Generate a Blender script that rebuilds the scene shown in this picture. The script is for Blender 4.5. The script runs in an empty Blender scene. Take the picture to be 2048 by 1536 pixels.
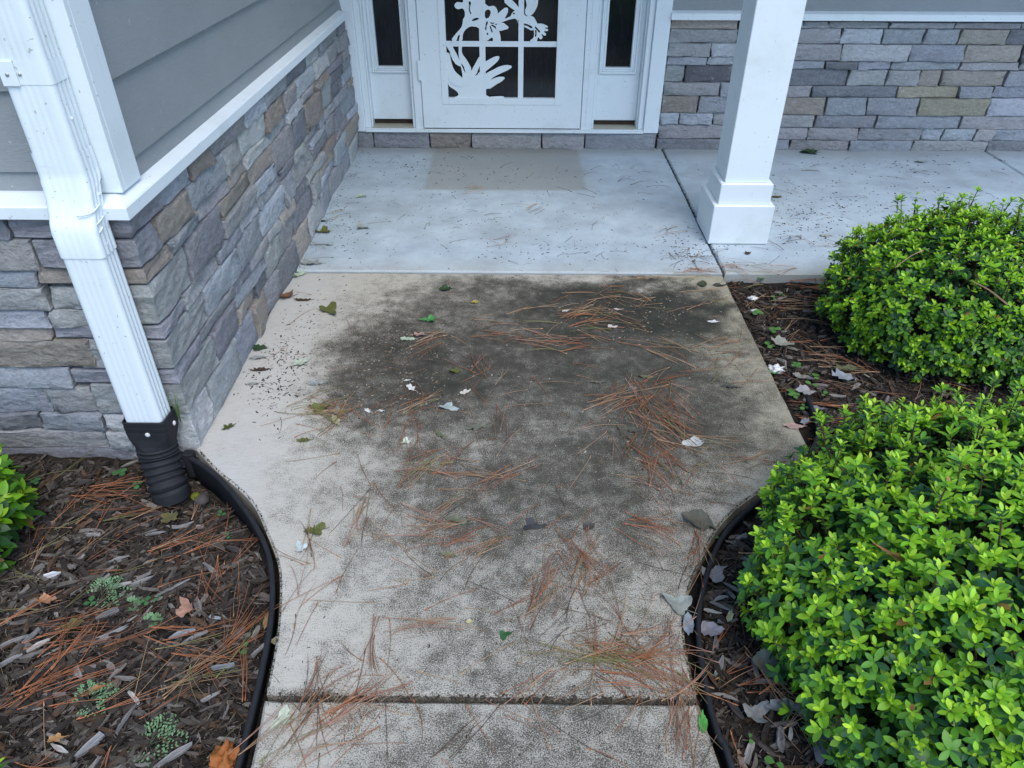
import bpy, bmesh, math, random
import numpy as np
from mathutils import Matrix, Vector, noise
rnd = random.Random(11)
rng = np.random.default_rng(5)
S = bpy.context.scene
COL = S.collection

# ------------------------------------------------------------------ camera
F_PX, PITCH, ROLL, YAW, CAM_H = 1471.18, math.radians(35.537), math.radians(.2581), math.radians(.2706), 1.45
def cam_rot():
    cy, sy, cp, sp, cr, sr = math.cos(YAW), math.sin(YAW), math.cos(PITCH), math.sin(PITCH), math.cos(ROLL), math.sin(ROLL)
    Rz = np.array([[cy, sy, 0], [-sy, cy, 0], [0, 0, 1]])
    M = np.array([[1, 0, 0], [0, -sp, -cp], [0, cp, -sp]])
    Rr = np.array([[cr, -sr, 0], [sr, cr, 0], [0, 0, 1]])
    return Rr @ M @ Rz
RM = cam_rot()
CAM = np.array([0, 0, CAM_H])
cd = bpy.data.cameras.new('camera'); cam = bpy.data.objects.new('camera', cd); COL.objects.link(cam)
cd.sensor_width = 36; cd.lens = F_PX / 2048 * 36; cd.clip_start = .05; cd.clip_end = 500
m3 = np.column_stack([RM[0], -RM[1], -RM[2]])
mw = Matrix([list(m3[i]) + [CAM[i]] for i in range(3)] + [[0, 0, 0, 1]])
cam.matrix_world = mw
S.camera = cam

# ------------------------------------------------------------------ light
SUN_EL, SUN_AZ = math.radians(58), math.radians(155)      # azimuth measured clockwise from +Y (into the house)
w = bpy.data.worlds.new('World'); S.world = w; w.use_nodes = True
wn = w.node_tree; bg = wn.nodes['Background']; sky = wn.nodes.new('ShaderNodeTexSky')
sky.sky_type = 'NISHITA'; sky.sun_disc = False; sky.sun_elevation = SUN_EL; sky.sun_rotation = SUN_AZ
sky.air_density = 1.0; sky.dust_density = 0.6; sky.ozone_density = 3.5
wn.links.new(sky.outputs[0], bg.inputs[0]); bg.inputs[1].default_value = .15
sd = bpy.data.lights.new('sun', 'SUN'); sd.energy = 1.3; sd.angle = math.radians(40); sd.color = (1, .93, .84)
so = bpy.data.objects.new('sun', sd); COL.objects.link(so)
sdir = Vector((math.sin(SUN_AZ) * math.cos(SUN_EL), math.cos(SUN_AZ) * math.cos(SUN_EL), math.sin(SUN_EL)))
so.rotation_euler = sdir.to_track_quat('Z', 'Y').to_euler(); so.location = sdir * 20
S.view_settings.view_transform = 'Standard'; S.view_settings.look = 'None'
S.view_settings.gamma = 1; S.view_settings.exposure = 0.98; S.view_settings.use_curve_mapping = False

# ------------------------------------------------------------------ measuring helpers
def ray(u, v): return RM.T @ np.array([(u - 1024) / F_PX, (v - 768) / F_PX, 1.0])
def ground(u, v, z=0.0):
    d = ray(u, v); t = (z - CAM_H) / d[2]; p = CAM + t * d; return (float(p[0]), float(p[1]))
def wallpt(u, v, y):
    d = ray(u, v); p = CAM + y / d[1] * d; return (float(p[0]), float(p[2]))
def inframe(p, mar=60):
    c = RM @ (np.asarray(p) - CAM)
    if c[2] <= .05: return False
    u, v = F_PX * c[0] / c[2] + 1024, F_PX * c[1] / c[2] + 768
    return -mar < u < 2048 + mar and -mar < v < 1536 + mar

# ------------------------------------------------------------------ node helpers
def newmat(name, rough=.7, spec=.3):
    m = bpy.data.materials.new(name); m.use_nodes = True
    nt = m.node_tree; b = nt.nodes['Principled BSDF']
    b.inputs['Roughness'].default_value = rough; b.inputs['Specular IOR Level'].default_value = spec
    return m, nt, b
class G:
    def __init__(s, nt): s.nt = nt; s.N = nt.nodes; s.L = nt.links
    def put(s, inp, v):
        if isinstance(v, bpy.types.NodeSocket): s.L.new(v, inp)
        elif isinstance(v, (int, float)) and hasattr(inp.default_value, '__len__'):
            inp.default_value = (v, v, v, 1)[:len(inp.default_value)]
        elif hasattr(v, '__len__') and len(v) == 3 and len(inp.default_value) == 4: inp.default_value = (*v, 1)
        else: inp.default_value = v
    def math(s, op, a, b=0.0, c=0.0, clamp=False):
        n = s.N.new('ShaderNodeMath'); n.operation = op; n.use_clamp = clamp
        for i, v in enumerate((a, b, c)): s.put(n.inputs[i], v)
        return n.outputs[0]
    def coord(s, kind='Object'): return s.N.new('ShaderNodeTexCoord').outputs[kind]
    def map(s, vec, scale=(1, 1, 1), loc=(0, 0, 0)):
        n = s.N.new('ShaderNodeMapping'); s.put(n.inputs[0], vec); n.inputs['Scale'].default_value = scale; n.inputs['Location'].default_value = loc
        return n.outputs[0]
    def noise(s, vec, scale, detail=4, rough=.6, dist=0, out=0):
        n = s.N.new('ShaderNodeTexNoise'); s.put(n.inputs['Vector'], vec)
        n.inputs['Scale'].default_value = scale; n.inputs['Detail'].default_value = detail
        n.inputs['Roughness'].default_value = rough; n.inputs['Distortion'].default_value = dist
        return n.outputs[out]
    def vor(s, vec, scale, out='Distance', feat='F1'):
        n = s.N.new('ShaderNodeTexVoronoi'); n.feature = feat; s.put(n.inputs['Vector'], vec); n.inputs['Scale'].default_value = scale
        return n.outputs[out]
    def ramp(s, fac, stops):
        n = s.N.new('ShaderNodeValToRGB'); s.put(n.inputs[0], fac); e = n.color_ramp.elements
        while len(e) < len(stops): e.new(.5)
        for i, (p, c) in enumerate(stops):
            e[i].position = p; e[i].color = (c, c, c, 1) if isinstance(c, (int, float)) else (*c, 1)
        return n.outputs[0]
    def mix(s, fac, a, b, mode='MIX'):
        n = s.N.new('ShaderNodeMix'); n.data_type = 'RGBA'; n.blend_type = mode
        s.put(n.inputs[0], fac); s.put(n.inputs[6], a); s.put(n.inputs[7], b); return n.outputs[2]
    def step(s, v, lo, hi):
        n = s.N.new('ShaderNodeMapRange'); n.interpolation_type = 'SMOOTHSTEP'; s.put(n.inputs[0], v)
        s.put(n.inputs[1], lo); s.put(n.inputs[2], hi); return n.outputs[0]
    def bump(s, h, strength, dist, bsdf, prev=None):
        n = s.N.new('ShaderNodeBump'); s.put(n.inputs['Height'], h); n.inputs['Strength'].default_value = strength; n.inputs['Distance'].default_value = dist
        if prev is not None: s.L.new(prev, n.inputs['Normal'])
        s.L.new(n.outputs[0], bsdf.inputs['Normal']); return n.outputs[0]
    def sep(s, vec):
        n = s.N.new('ShaderNodeSeparateXYZ'); s.put(n.inputs[0], vec); return n.outputs
    def attr(s, name='Col'):
        n = s.N.new('ShaderNodeVertexColor'); n.layer_name = name; return n.outputs[0]
    def obcol(s):
        return s.N.new('ShaderNodeObjectInfo').outputs['Color']
    def obrand(s):
        return s.N.new('ShaderNodeObjectInfo').outputs['Random']

# ------------------------------------------------------------------ materials
def mat_walk():
    m, nt, b = newmat('stained_concrete', .85, .25); g = G(nt)
    P = g.coord()
    w1 = g.noise(P, 5, 5, .65, out=1)
    n = nt.nodes.new('ShaderNodeVectorMath'); n.operation = 'MULTIPLY_ADD'
    nt.links.new(w1, n.inputs[0]); n.inputs[1].default_value = (.56, .56, 0); n.inputs[2].default_value = (-.28, -.28, 0)
    a = nt.nodes.new('ShaderNodeVectorMath'); a.operation = 'ADD'; nt.links.new(P, a.inputs[0]); nt.links.new(n.outputs[0], a.inputs[1])
    X, Y, Z = g.sep(a.outputs[0])
    tot = None
    for cx, cy, rx, ry, st in [(.46, 2.53, .50, .34, 1.0), (.60, 2.50, .30, .22, .8), (-.02, 2.36, .82, .60, .70), (.50, 1.98, .38, .40, .55), (-.42, 2.12, .32, .44, .58),
                               (.02, 1.78, .74, .70, .56), (.45, 1.62, .36, .30, .26), (-.45, 1.95, .34, .3, .2), (.10, 1.2, .64, .74, .40), (.05, .5, .70, .50, .40), (.72, 2.05, .34, .62, .34), (.25, 2.72, .6, .12, .3)]:
        dx = g.math('DIVIDE', g.math('SUBTRACT', X, cx), rx); dy = g.math('DIVIDE', g.math('SUBTRACT', Y, cy), ry)
        d = g.math('SQRT', g.math('ADD', g.math('MULTIPLY', dx, dx), g.math('MULTIPLY', dy, dy)))
        s_ = g.math('MULTIPLY', g.step(d, 1.15, .35), st)
        if tot is None: tot = s_
        else:  # screen
            tot = g.math('SUBTRACT', 1, g.math('MULTIPLY', g.math('SUBTRACT', 1, tot), g.math('SUBTRACT', 1, s_)))
    mott = g.math('ADD', g.math('MULTIPLY', g.noise(g.map(P, (1, 1.5, 1)), 4.5, 9, .78, .5), .7), g.math('MULTIPLY', g.noise(P, 17, 6, .75), .3))
    tot = g.math('ADD', tot, g.math('MULTIPLY', g.math('SUBTRACT', mott, .5), .95), clamp=True)
    # dirt in the groove edges, by the joint and along the slab borders
    X0, Y0, Z0 = g.sep(P)
    jn = g.math('ABSOLUTE', g.math('SUBTRACT', Y0, .882))
    tot = g.math('MAXIMUM', tot, g.math('MULTIPLY', g.step(jn, .03, .004), g.math('ADD', .1, g.math('MULTIPLY', g.noise(P, 9, 3), .9))))
    grain = g.noise(P, 330, 2.5, .7)
    fine = g.noise(P, 700, 2, .7)
    gv = g.math('ADD', g.math('MULTIPLY', grain, .6), g.math('MULTIPLY', fine, .4))
    dens = g.math('ADD', g.math('MULTIPLY', g.noise(P, 30, 5, .75), .55), g.math('MULTIPLY', g.noise(P, 11, 4, .6), .45))
    # worn pale aggregate showing through dark algae
    thr = g.math('ADD', .425, g.math('MULTIPLY', tot, .165))
    thr = g.math('ADD', thr, g.math('MULTIPLY', g.math('SUBTRACT', dens, .5), -.47))
    thr = g.math('SUBTRACT', thr, g.math('MULTIPLY', g.step(X0, -.62, -.85), .05))
    speck = g.step(gv, g.math('SUBTRACT', thr, .045), g.math('ADD', thr, .05))
    big = g.noise(P, 2.2, 4, .6)
    clean = g.mix(g.step(X0, .35, .85), g.ramp(big, [(.3, (.42, .395, .325)), (.7, (.51, .482, .405))]), (.36, .335, .245))
    X3 = g.step(X0, -.55, -.9)
    clean = g.mix(X3, clean, (.49, .475, .43))
    dark = g.mix(g.noise(P, 7, 4), (.030, .029, .024), (.034, .037, .027))
    dark = g.mix(tot, (.135, .118, .09), dark)
    col = g.mix(speck, dark, clean)
    film = g.math('MULTIPLY', g.math('POWER', tot, 2.3), .88)
    filmc = g.mix(g.step(X0, -.3, .5), (.080, .066, .048), (.050, .052, .036))
    col = g.mix(film, col, g.mix(tot, filmc, dark))
    broom = g.noise(g.map(P, (6, 90, 6)), 4, 3, .6)
    col = g.mix(.35, col, g.ramp(broom, [(.3, .35), (.7, .65)]), 'OVERLAY')
    g.put(b.inputs['Base Color'], col)
    h = g.math('ADD', g.math('MULTIPLY', gv, .7), g.math('MULTIPLY', broom, .3))
    g.bump(h, .35, .004, b)
    return m
def mat_porch():
    m, nt, b = newmat('porch_concrete', .8, .3); g = G(nt); P = g.coord()
    X, Y, Z = g.sep(P)
    big = g.noise(P, 1.3, 5, .6); mid = g.noise(P, 6, 5, .65); fine = g.noise(P, 160, 3, .7)
    col = g.ramp(big, [(.25, (.345, .405, .435)), (.5, (.40, .48, .525)), (.75, (.435, .525, .58))])
    col = g.mix(.6, col, g.ramp(mid, [(.3, .34), (.7, .62)]), 'OVERLAY')
    trw = g.noise(g.map(P, (1, 3.2, 1)), 3.2, 7, .72, 1.2); col = g.mix(g.math('MULTIPLY', g.step(trw, .52, .72), .35), col, (.30, .345, .37))
    # tide lines along the outer edge where dirt washes up
    edge = g.math('MULTIPLY', g.step(g.math('ADD', Y, g.math('MULTIPLY', mid, .16)), 3.12, 2.84), .5)
    col = g.mix(edge, col, (.42, .39, .31))
    r = g.math('MULTIPLY', g.step(X, .85, 1.0), g.step(g.math('ADD', Y, g.math('MULTIPLY', g.noise(P, 5, 4), .1)), 3.0, 2.9)); 
    col = g.mix(g.math('MULTIPLY', r, .4), col, (.3, .29, .22))
    # two overlapping ghost marks left by a door mat
    def rect(x0, x1, y0, y1, e):
        a = g.math('MULTIPLY', g.step(X, x0 - e, x0 + e), g.step(X, x1 + e, x1 - e))
        c = g.math('MULTIPLY', g.step(Y, y0 - e, y0 + e), g.step(Y, y1 + e, y1 - e))
        return g.math('MULTIPLY', a, c)
    mt = g.math('ADD', g.math('MULTIPLY', rect(-.50, .375, 3.805, 4.6, .018), .44), g.math('MULTIPLY', rect(-.56, .42, 3.81, 4.6, .03), .16))
    mt = g.math('MULTIPLY', mt, g.math('ADD', .55, g.math('MULTIPLY', mid, .8)), clamp=True)
    col = g.mix(mt, col, g.mix(fine, (.20, .19, .155), (.29, .275, .23)))
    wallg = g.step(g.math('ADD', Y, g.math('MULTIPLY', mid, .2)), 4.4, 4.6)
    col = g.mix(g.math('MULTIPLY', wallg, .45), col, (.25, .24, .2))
    col = g.mix(.25, col, g.ramp(fine, [(.3, .3), (.7, .7)]), 'OVERLAY')
    sp = g.step(g.noise(P, 75, 2, .5), .70, .76)
    col = g.mix(g.math('MULTIPLY', sp, .55), col, (.12, .12, .1))
    g.put(b.inputs['Base Color'], col); g.bump(g.math('ADD', fine, g.math('MULTIPLY', mid, .3)), .2, .003, b)
    return m
def mat_stone():
    m, nt, b = newmat('ledge_stone', .85, .25); g = G(nt); P = g.coord('Object'); r = g.obrand()
    off = nt.nodes.new('ShaderNodeVectorMath'); off.operation = 'ADD'; nt.links.new(P, off.inputs[0])
    cmb = nt.nodes.new('ShaderNodeCombineXYZ'); rr = g.math('MULTIPLY', r, 40)
    for i in range(3): nt.links.new(rr, cmb.inputs[i])
    nt.links.new(cmb.outputs[0], off.inputs[1]); Q = off.outputs[0]
    st = g.noise(g.map(Q, (17, 17, 38)), 1.3, 7, .72, 1.0)
    blot = g.noise(Q, 9, 5, .65, .3); fine = g.noise(Q, 120, 4, .7); cl = g.noise(Q, 28, 6, .7, 1.2)
    base = g.obcol()
    col = g.mix(.62, base, g.ramp(st, [(.25, .30), (.5, .5), (.75, .70)]), 'OVERLAY')
    col = g.mix(g.math('MULTIPLY', g.step(blot, .52, .72), .28), col, g.mix(.5, base, (.30, .25, .19)))
    col = g.mix(g.math('MULTIPLY', g.step(cl, .56, .70), .5), col, (.44, .43, .41))
    col = g.mix(.45, col, g.ramp(fine, [(.3, .3), (.7, .7)]), 'OVERLAY')
    g.put(b.inputs['Base Color'], col)
    vch = g.vor(g.map(Q, (1, 1, 1.7)), 24, 'Distance'); chp = g.step(g.math('ADD', vch, g.math('MULTIPLY', fine, .25)), .25, .75)
    h = g.math('ADD', g.math('ADD', g.math('MULTIPLY', st, .42), g.math('MULTIPLY', chp, .16)), g.math('ADD', g.math('MULTIPLY', cl, .4), g.math('MULTIPLY', fine, .12)))
    g.bump(h, .9, .020, b)
    return m
def mat_simple(name, colr, rough=.6, spec=.3, nscale=20, var=.15, bumps=None, metallic=0):
    m, nt, b = newmat(name, rough, spec); g = G(nt); P = g.coord()
    n1 = g.noise(P, nscale, 5, .6)
    col = g.mix(1, g.ramp(n1, [(.25, 1 - var), (.75, 1 + var * .5)]), colr, 'MULTIPLY')
    g.put(b.inputs['Base Color'], col); b.inputs['Metallic'].default_value = metallic
    if bumps: g.bump(g.noise(P, bumps[0], 4, .65), bumps[1], bumps[2], b)
    return m
def mat_white(name, colr=(.745, .81, .83), rough=.45):
    m, nt, b = newmat(name, rough, .35); g = G(nt); P = g.coord()
    n1 = g.noise(P, 3, 5, .65); n2 = g.noise(P, 60, 3, .6)
    col = g.mix(g.step(n1, .48, .75), colr, tuple(c * q for c, q in zip(colr, (.84, .86, .82))))
    str_ = g.noise(g.map(P, (45, 45, 3)), 1.5, 4, .7); col = g.mix(g.math('MULTIPLY', g.step(str_, .58, .78), .13), col, (.42, .44, .38))
    smu = g.noise(g.map(P, (1, 1, 2.6)), 16, 6, .75); col = g.mix(g.math('MULTIPLY', g.step(smu, .62, .76), .24), col, (.34, .36, .31))
    sp = g.step(g.noise(P, 95, 1, .4), .735, .765)
    col = g.mix(g.math('MULTIPLY', sp, .55), col, (.22, .23, .2))
    g.put(b.inputs['Base Color'], col); g.bump(n2, .06, .002, b)
    return m
def mat_siding():
    m, nt, b = newmat('siding_paint', .55, .3); g = G(nt); P = g.coord(); r = g.obrand()
    off = nt.nodes.new('ShaderNodeVectorMath'); off.operation = 'ADD'; nt.links.new(P, off.inputs[0])
    cmb = nt.nodes.new('ShaderNodeCombineXYZ'); nt.links.new(g.math('MULTIPLY', r, 9), cmb.inputs[2]); nt.links.new(g.math('MULTIPLY', r, 9), cmb.inputs[1]); nt.links.new(cmb.outputs[0], off.inputs[1])
    Q = off.outputs[0]
    gr = g.noise(g.map(Q, (1.6, 1.6, 26)), 6, 5, .6, 1.4)
    wv = g.math('SINE', g.math('MULTIPLY', gr, 46))
    n1 = g.noise(P, 2, 4)
    col = g.ramp(n1, [(.3, (.285, .308, .315)), (.7, (.32, .346, .354))])
    col = g.mix(.13, col, g.ramp(wv, [(0, .3), (1, .7)]), 'OVERLAY')
    sp = g.step(g.noise(P, 55, 1, .4), .765, .785)
    col = g.mix(g.math('MULTIPLY', sp, .5), col, (.55, .55, .52))
    g.put(b.inputs['Base Color'], col)
    g.bump(wv, .38, .003, b)
    return m
def mat_attr(name, rough=.75, spec=.2, bumps=(180, .3, .002), streak=None, source='attr', var=.3, grainy=False):
    m, nt, b = newmat(name, rough, spec); g = G(nt); P = g.coord()
    c = g.attr() if source == 'attr' else g.obcol()
    n1 = g.noise(P if not grainy else g.map(P, (.12, 2.2, 2.2)), streak or 60, 4, .7)
    col = g.mix(var, c, g.ramp(n1, [(.3, .12 if grainy else .25), (.7, .85 if grainy else .75)]), 'OVERLAY')
    g.put(b.inputs['Base Color'], col)
    if bumps: g.bump(g.noise(P, bumps[0], 3, .7), bumps[1], bumps[2], b)
    return m
def mat_leaf(name, source, gloss=.42, trans=.28):
    m, nt, b = newmat(name, gloss, .35); g = G(nt); P = g.coord()
    c = g.attr() if source == 'attr' else g.obcol()
    n1 = g.noise(P, 45, 3, .6)
    col = g.mix(.35, c, g.ramp(n1, [(.25, .35), (.75, .65)]), 'OVERLAY')
    g.put(b.inputs['Base Color'], col)
    tr = nt.nodes.new('ShaderNodeBsdfTranslucent'); g.put(tr.inputs[0], col)
    ms = nt.nodes.new('ShaderNodeMixShader'); ms.inputs[0].default_value = trans
    nt.links.new(b.outputs[0], ms.inputs[1]); nt.links.new(tr.outputs[0], ms.inputs[2])
    nt.links.new(ms.outputs[0], nt.nodes['Material Output'].inputs[0])
    return m
def mat_soil():
    m, nt, b = newmat('dark_mulch_soil', .95, .1); g = G(nt); P = g.coord()
    n1 = g.noise(P, 30, 6, .75); n2 = g.noise(P, 140, 4, .7)
    col = g.ramp(n1, [(.3, (.018, .015, .013)), (.55, (.04, .034, .028)), (.75, (.075, .065, .055))])
    col = g.mix(.5, col, g.ramp(n2, [(.3, .25), (.7, .75)]), 'OVERLAY')
    g.put(b.inputs['Base Color'], col); g.bump(g.math('ADD', n1, n2), .8, .02, b)
    return m
def mat_glass():
    m, nt, b = newmat('dark_pane', .12, .5); g = G(nt); P = g.coord()
    n1 = g.noise(g.map(P, (60, 60, 6)), 2, 4, .6)
    g.put(b.inputs['Base Color'], g.ramp(n1, [(.3, (.004, .006, .008)), (.7, (.014, .017, .02))]))
    g.bump(n1, .05, .004, b)
    return m
M = dict(walk=mat_walk(), porch=mat_porch(), stone=mat_stone(), siding=mat_siding(), white=mat_white('white_paint'),
         metalw=mat_white('white_aluminium', (.75, .82, .84), .35), glass=mat_glass(), soil=mat_soil(),
         sill=mat_white('dirty_sill', (.42, .40, .32), .6),
         mortar=mat_simple('dark_mortar', (.085, .085, .085), .95, .1, 60, .4, (120, .5, .006)),
         black=mat_simple('black_plastic', (.018, .020, .023), .7, .3, 25, .4, (60, .1, .003)),
         brown=mat_simple('brown_gap', (.06, .042, .032), .9, .1, 30, .3),
         grass=mat_simple('lawn_grass', (.05, .075, .025), .95, .1, 9, .5, (40, .8, .05)),
         chip=mat_attr('mulch_chips', .85, .15, (260, .5, .003), 70, 'attr', .6), chip_ob=mat_attr('mulch_chip_piece', .85, .15, (260, .5, .003), 110, 'ob', .85, True),
         needle=mat_attr('needle_litter', .6, .25, None, 40, 'attr', .3), needle_ob=mat_attr('needle_piece', .6, .25, None, 40, 'ob', .3),
         deadleaf=mat_attr('fallen_leaf_skin', .7, .25, (90, .3, .003), 70, 'ob', .5),
         leaf=mat_leaf('shrub_leaf', 'attr'), leaf_ob=mat_leaf('shrub_leaf_piece', 'ob'),
         stem=mat_simple('woody_stem', (.09, .06, .04), .8, .2, 60, .4),
         pebble=mat_simple('dark_pebble', (.07, .06, .055), .8, .3, 40, .4, (60, .4, .004)),
         moss=mat_simple('green_moss', (.16, .17, .02), .95, .1, 90, .6, (200, 1, .006)),
         zinc=mat_simple('screw_metal', (.55, .56, .57), .35, .6, 60, .3, None, .7),
         whitechip=mat_simple('white_flake', (.75, .75, .72), .8, .2, 50, .3, (120, .6, .004)))

# ------------------------------------------------------------------ object helpers
def tag(o, label=None, cat=None, group=None, kind=None):
    if label: o['label'] = label
    if cat: o['category'] = cat
    if group: o['group'] = group
    if kind: o['kind'] = kind
    return o
def link(name, me, parent=None, loc=None):
    o = bpy.data.objects.new(name, me); COL.objects.link(o)
    if parent is not None: o.parent = parent
    if loc is not None: o.location = loc
    return o
def empty(name, loc=(0, 0, 0), rz=0):
    o = bpy.data.objects.new(name, None); COL.objects.link(o); o.location = loc; o.rotation_euler.z = rz
    o.empty_display_size = .05; return o
def mesh(name, V, Fc, mat=None, smooth=False, cols=None):
    me = bpy.data.meshes.new(name); me.from_pydata([tuple(map(float, v)) for v in V], [], [tuple(f) for f in Fc])
    if mat: me.materials.append(mat)
    if smooth: me.polygons.foreach_set('use_smooth', [True] * len(me.polygons))
    if cols is not None:
        ca = me.color_attributes.new('Col', 'FLOAT_COLOR', 'POINT')
        c = np.ones((len(V), 4), np.float32); c[:, :3] = cols; ca.data.foreach_set('color', c.ravel())
    me.update(); return me
def bm_mesh(name, bm, mat, smooth=False):
    bmesh.ops.recalc_face_normals(bm, faces=bm.faces)
    me = bpy.data.meshes.new(name); bm.to_mesh(me); bm.free(); me.materials.append(mat)
    if smooth: me.polygons.foreach_set('use_smooth', [True] * len(me.polygons))
    return me
def bbox(bm, x0, x1, y0, y1, z0, z1):
    vs = [bm.verts.new((x, y, z)) for z in (z0, z1) for x, y in ((x0, y0), (x1, y0), (x1, y1), (x0, y1))]
    for f in ((0, 3, 2, 1), (4, 5, 6, 7), (0, 1, 5, 4), (1, 2, 6, 5), (2, 3, 7, 6), (3, 0, 4, 7)): bm.faces.new([vs[i] for i in f])
    return vs
def box(name, x0, x1, y0, y1, z0, z1, mat, parent=None, bev=.002, segs=1):
    bm = bmesh.new(); bbox(bm, x0, x1, y0, y1, z0, z1)
    if bev: bmesh.ops.bevel(bm, geom=bm.edges[:], offset=bev, segments=segs, affect='EDGES', profile=.6)
    return link(name, bm_mesh(name, bm, mat), parent)
def prism(bm, poly, z0, z1):
    a = [bm.verts.new((x, y, z0)) for x, y in poly]; b = [bm.verts.new((x, y, z1)) for x, y in poly]
    n = len(poly); bm.faces.new(b); bm.faces.new(a[::-1])
    for i in range(n): bm.faces.new((a[i], a[(i + 1) % n], b[(i + 1) % n], b[i]))
def sweep_y(prof, pts, closed_prof=True):
    """profile points (x,z) swept along a list of rings already in 3-D"""
def tube(path, rad, n=8, caps=True):
    V, Fc = [], []; P = [np.array(p, float) for p in path]
    if not hasattr(rad, '__len__'): rad = [rad] * len(P)
    up = np.array([0, 0, 1.0])
    for i, p in enumerate(P):
        t = P[min(i + 1, len(P) - 1)] - P[max(i - 1, 0)]; t /= np.linalg.norm(t) + 1e-9
        a = np.cross(t, up if abs(t[2]) < .9 else np.array([1.0, 0, 0])); a /= np.linalg.norm(a); b = np.cross(t, a)
        for k in range(n):
            th = 2 * math.pi * k / n; V.append(p + rad[i] * (a * math.cos(th) + b * math.sin(th)))
    for i in range(len(P) - 1):
        for k in range(n): Fc.append((i * n + k, i * n + (k + 1) % n, (i + 1) * n + (k + 1) % n, (i + 1) * n + k))
    if caps: Fc.append(tuple(range(n))[::-1]); Fc.append(tuple((len(P) - 1) * n + k for k in range(n)))
    return V, Fc
def catmull(pts, n=8):
    P = [np.array(p, float) for p in pts]; P = [2 * P[0] - P[1]] + P + [2 * P[-1] - P[-2]]; out = []
    for i in range(1, len(P) - 2):
        for k in range(n):
            t = k / n; a, b, c, d = P[i - 1:i + 3]
            out.append(.5 * (2 * b + (c - a) * t + (2 * a - 5 * b + 4 * c - d) * t * t + (3 * b - a - 3 * c + d) * t ** 3))
    out.append(P[-2]); return out

# ================================================================== SETTING: ground, slabs, beds
me = mesh('lawn', [(-90, -90, -.16), (90, -90, -.16), (90, 90, -.16), (-90, 90, -.16)], [(0, 1, 2, 3)], M['grass'])
tag(link('lawn', me), kind='structure')

R_CURVE = [(.892, 1.687), (.802, 1.592), (.659, 1.493), (.552, 1.387), (.475, 1.262), (.416, 1.141), (.393, 1.03), (.392, .9)]
L_CURVE = [(-.948, 1.672), (-.874, 1.597), (-.732, 1.468), (-.648, 1.339), (-.590, 1.230), (-.555, 1.102), (-.537, .994), (-.528, .90)]
rc = [(p[0], p[1]) for p in catmull([(*p, 0) for p in R_CURVE], 5)]
lc = [(p[0], p[1]) for p in catmull([(*p, 0) for p in L_CURVE], 5)]
def slab(name, poly, mat, parent, z0=-.14, z1=0, bev=.007, wob=.003):
    """a concrete slab with arrised, slightly uneven edges"""
    out = []
    for i, p in enumerate(poly):
        q = poly[(i + 1) % len(poly)]; L = math.hypot(q[0] - p[0], q[1] - p[1]); n = max(1, int(L / .04))
        for k in range(n):
            t = k / n; x, y = p[0] + (q[0] - p[0]) * t, p[1] + (q[1] - p[1]) * t
            s = noise.noise(Vector((x * 14, y * 14, 3))) * wob if k else 0
            out.append((x + s, y + s))
    n = len(out); area = sum(out[i][0] * out[(i + 1) % n][1] - out[(i + 1) % n][0] * out[i][1] for i in range(n))
    if area < 0: out = out[::-1]
    ins = []
    for i in range(n):
        a, b, c = out[i - 1], out[i], out[(i + 1) % n]
        t = np.array([c[0] - a[0], c[1] - a[1]]); t /= np.linalg.norm(t) + 1e-9
        ins.append((b[0] - t[1] * bev, b[1] + t[0] * bev))
    bm = bmesh.new(); r0 = [bm.verts.new((*p, z0)) for p in out]; r1 = [bm.verts.new((*p, z1 - bev)) for p in out]; r2 = [bm.verts.new((*p, z1)) for p in ins]
    for i in range(n):
        j = (i + 1) % n
        bm.faces.new((r0[i], r0[j], r1[j], r1[i])); bm.faces.new((r1[i], r1[j], r2[j], r2[i]))
    bm.faces.new(r2)
    return link(name, bm_mesh(name, bm, mat), parent)
# joint floor under the slabs (packed dark soil in the joints)
walk = box('walkway', -.50, .37, -1.2, 2.85, -.15, -.03, M['soil'], None, 0); tag(walk, kind='structure')
slab('concrete_slab', [(.889, 2.843)] + rc + [(.392, .889), (-.526, .889)] + lc[::-1] + [(-.965, 1.69), (-.965, 2.843)], M['walk'], walk)
slab('concrete_slab', [(-.526, .875), (.394, .875), (.41, .74), (.43, -1.2), (-.50, -1.2), (-.513, .731)], M['walk'], walk)
porch = box('porch_floor', -.9, 3.9, 2.9, 4.5, -.15, -.04, M['soil'], None, 0); tag(porch, kind='structure')
slab('porch_slab', [(-1.0, 2.853), (.889, 2.853), (.889, 4.53), (-1.0, 4.53)], M['porch'], porch, z1=.006)
slab('porch_slab', [(.899, 2.853), (2.862, 2.853), (2.862, 4.53), (.899, 4.53)], M['porch'], porch, z1=.006)
slab('porch_slab', [(2.872, 2.853), (4.4, 2.853), (4.4, 4.53), (2.872, 4.53)], M['porch'], porch, z1=.006)

def bedz(x, y):
    z = -.045 + .016 * noise.noise(Vector((x * 5, y * 5, 1))) + .009 * noise.noise(Vector((x * 17, y * 17, 5)))
    if x < 0:
        d = math.hypot(x + .93, y - 1.50); z -= .070 * math.exp(-(d / .26) ** 2)
        z += .02 * max(0, min(1, (1.3 - y) / .6)) * max(0, min(1, (-.62 - x) / .3))
    return z
def bed(name, x0, x1, y0, y1, step=.03):
    nx, ny = int((x1 - x0) / step), int((y1 - y0) / step); V, Fc = [], []
    for j in range(ny + 1):
        for i in range(nx + 1):
            x, y = x0 + (x1 - x0) * i / nx, y0 + (y1 - y0) * j / ny; V.append((x, y, bedz(x, y)))
    for j in range(ny):
        for i in range(nx):
            a = j * (nx + 1) + i; Fc.append((a, a + 1, a + nx + 2, a + nx + 1))
    return tag(link(name, mesh(name, V, Fc, M['soil'], True)), kind='structure')
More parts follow.
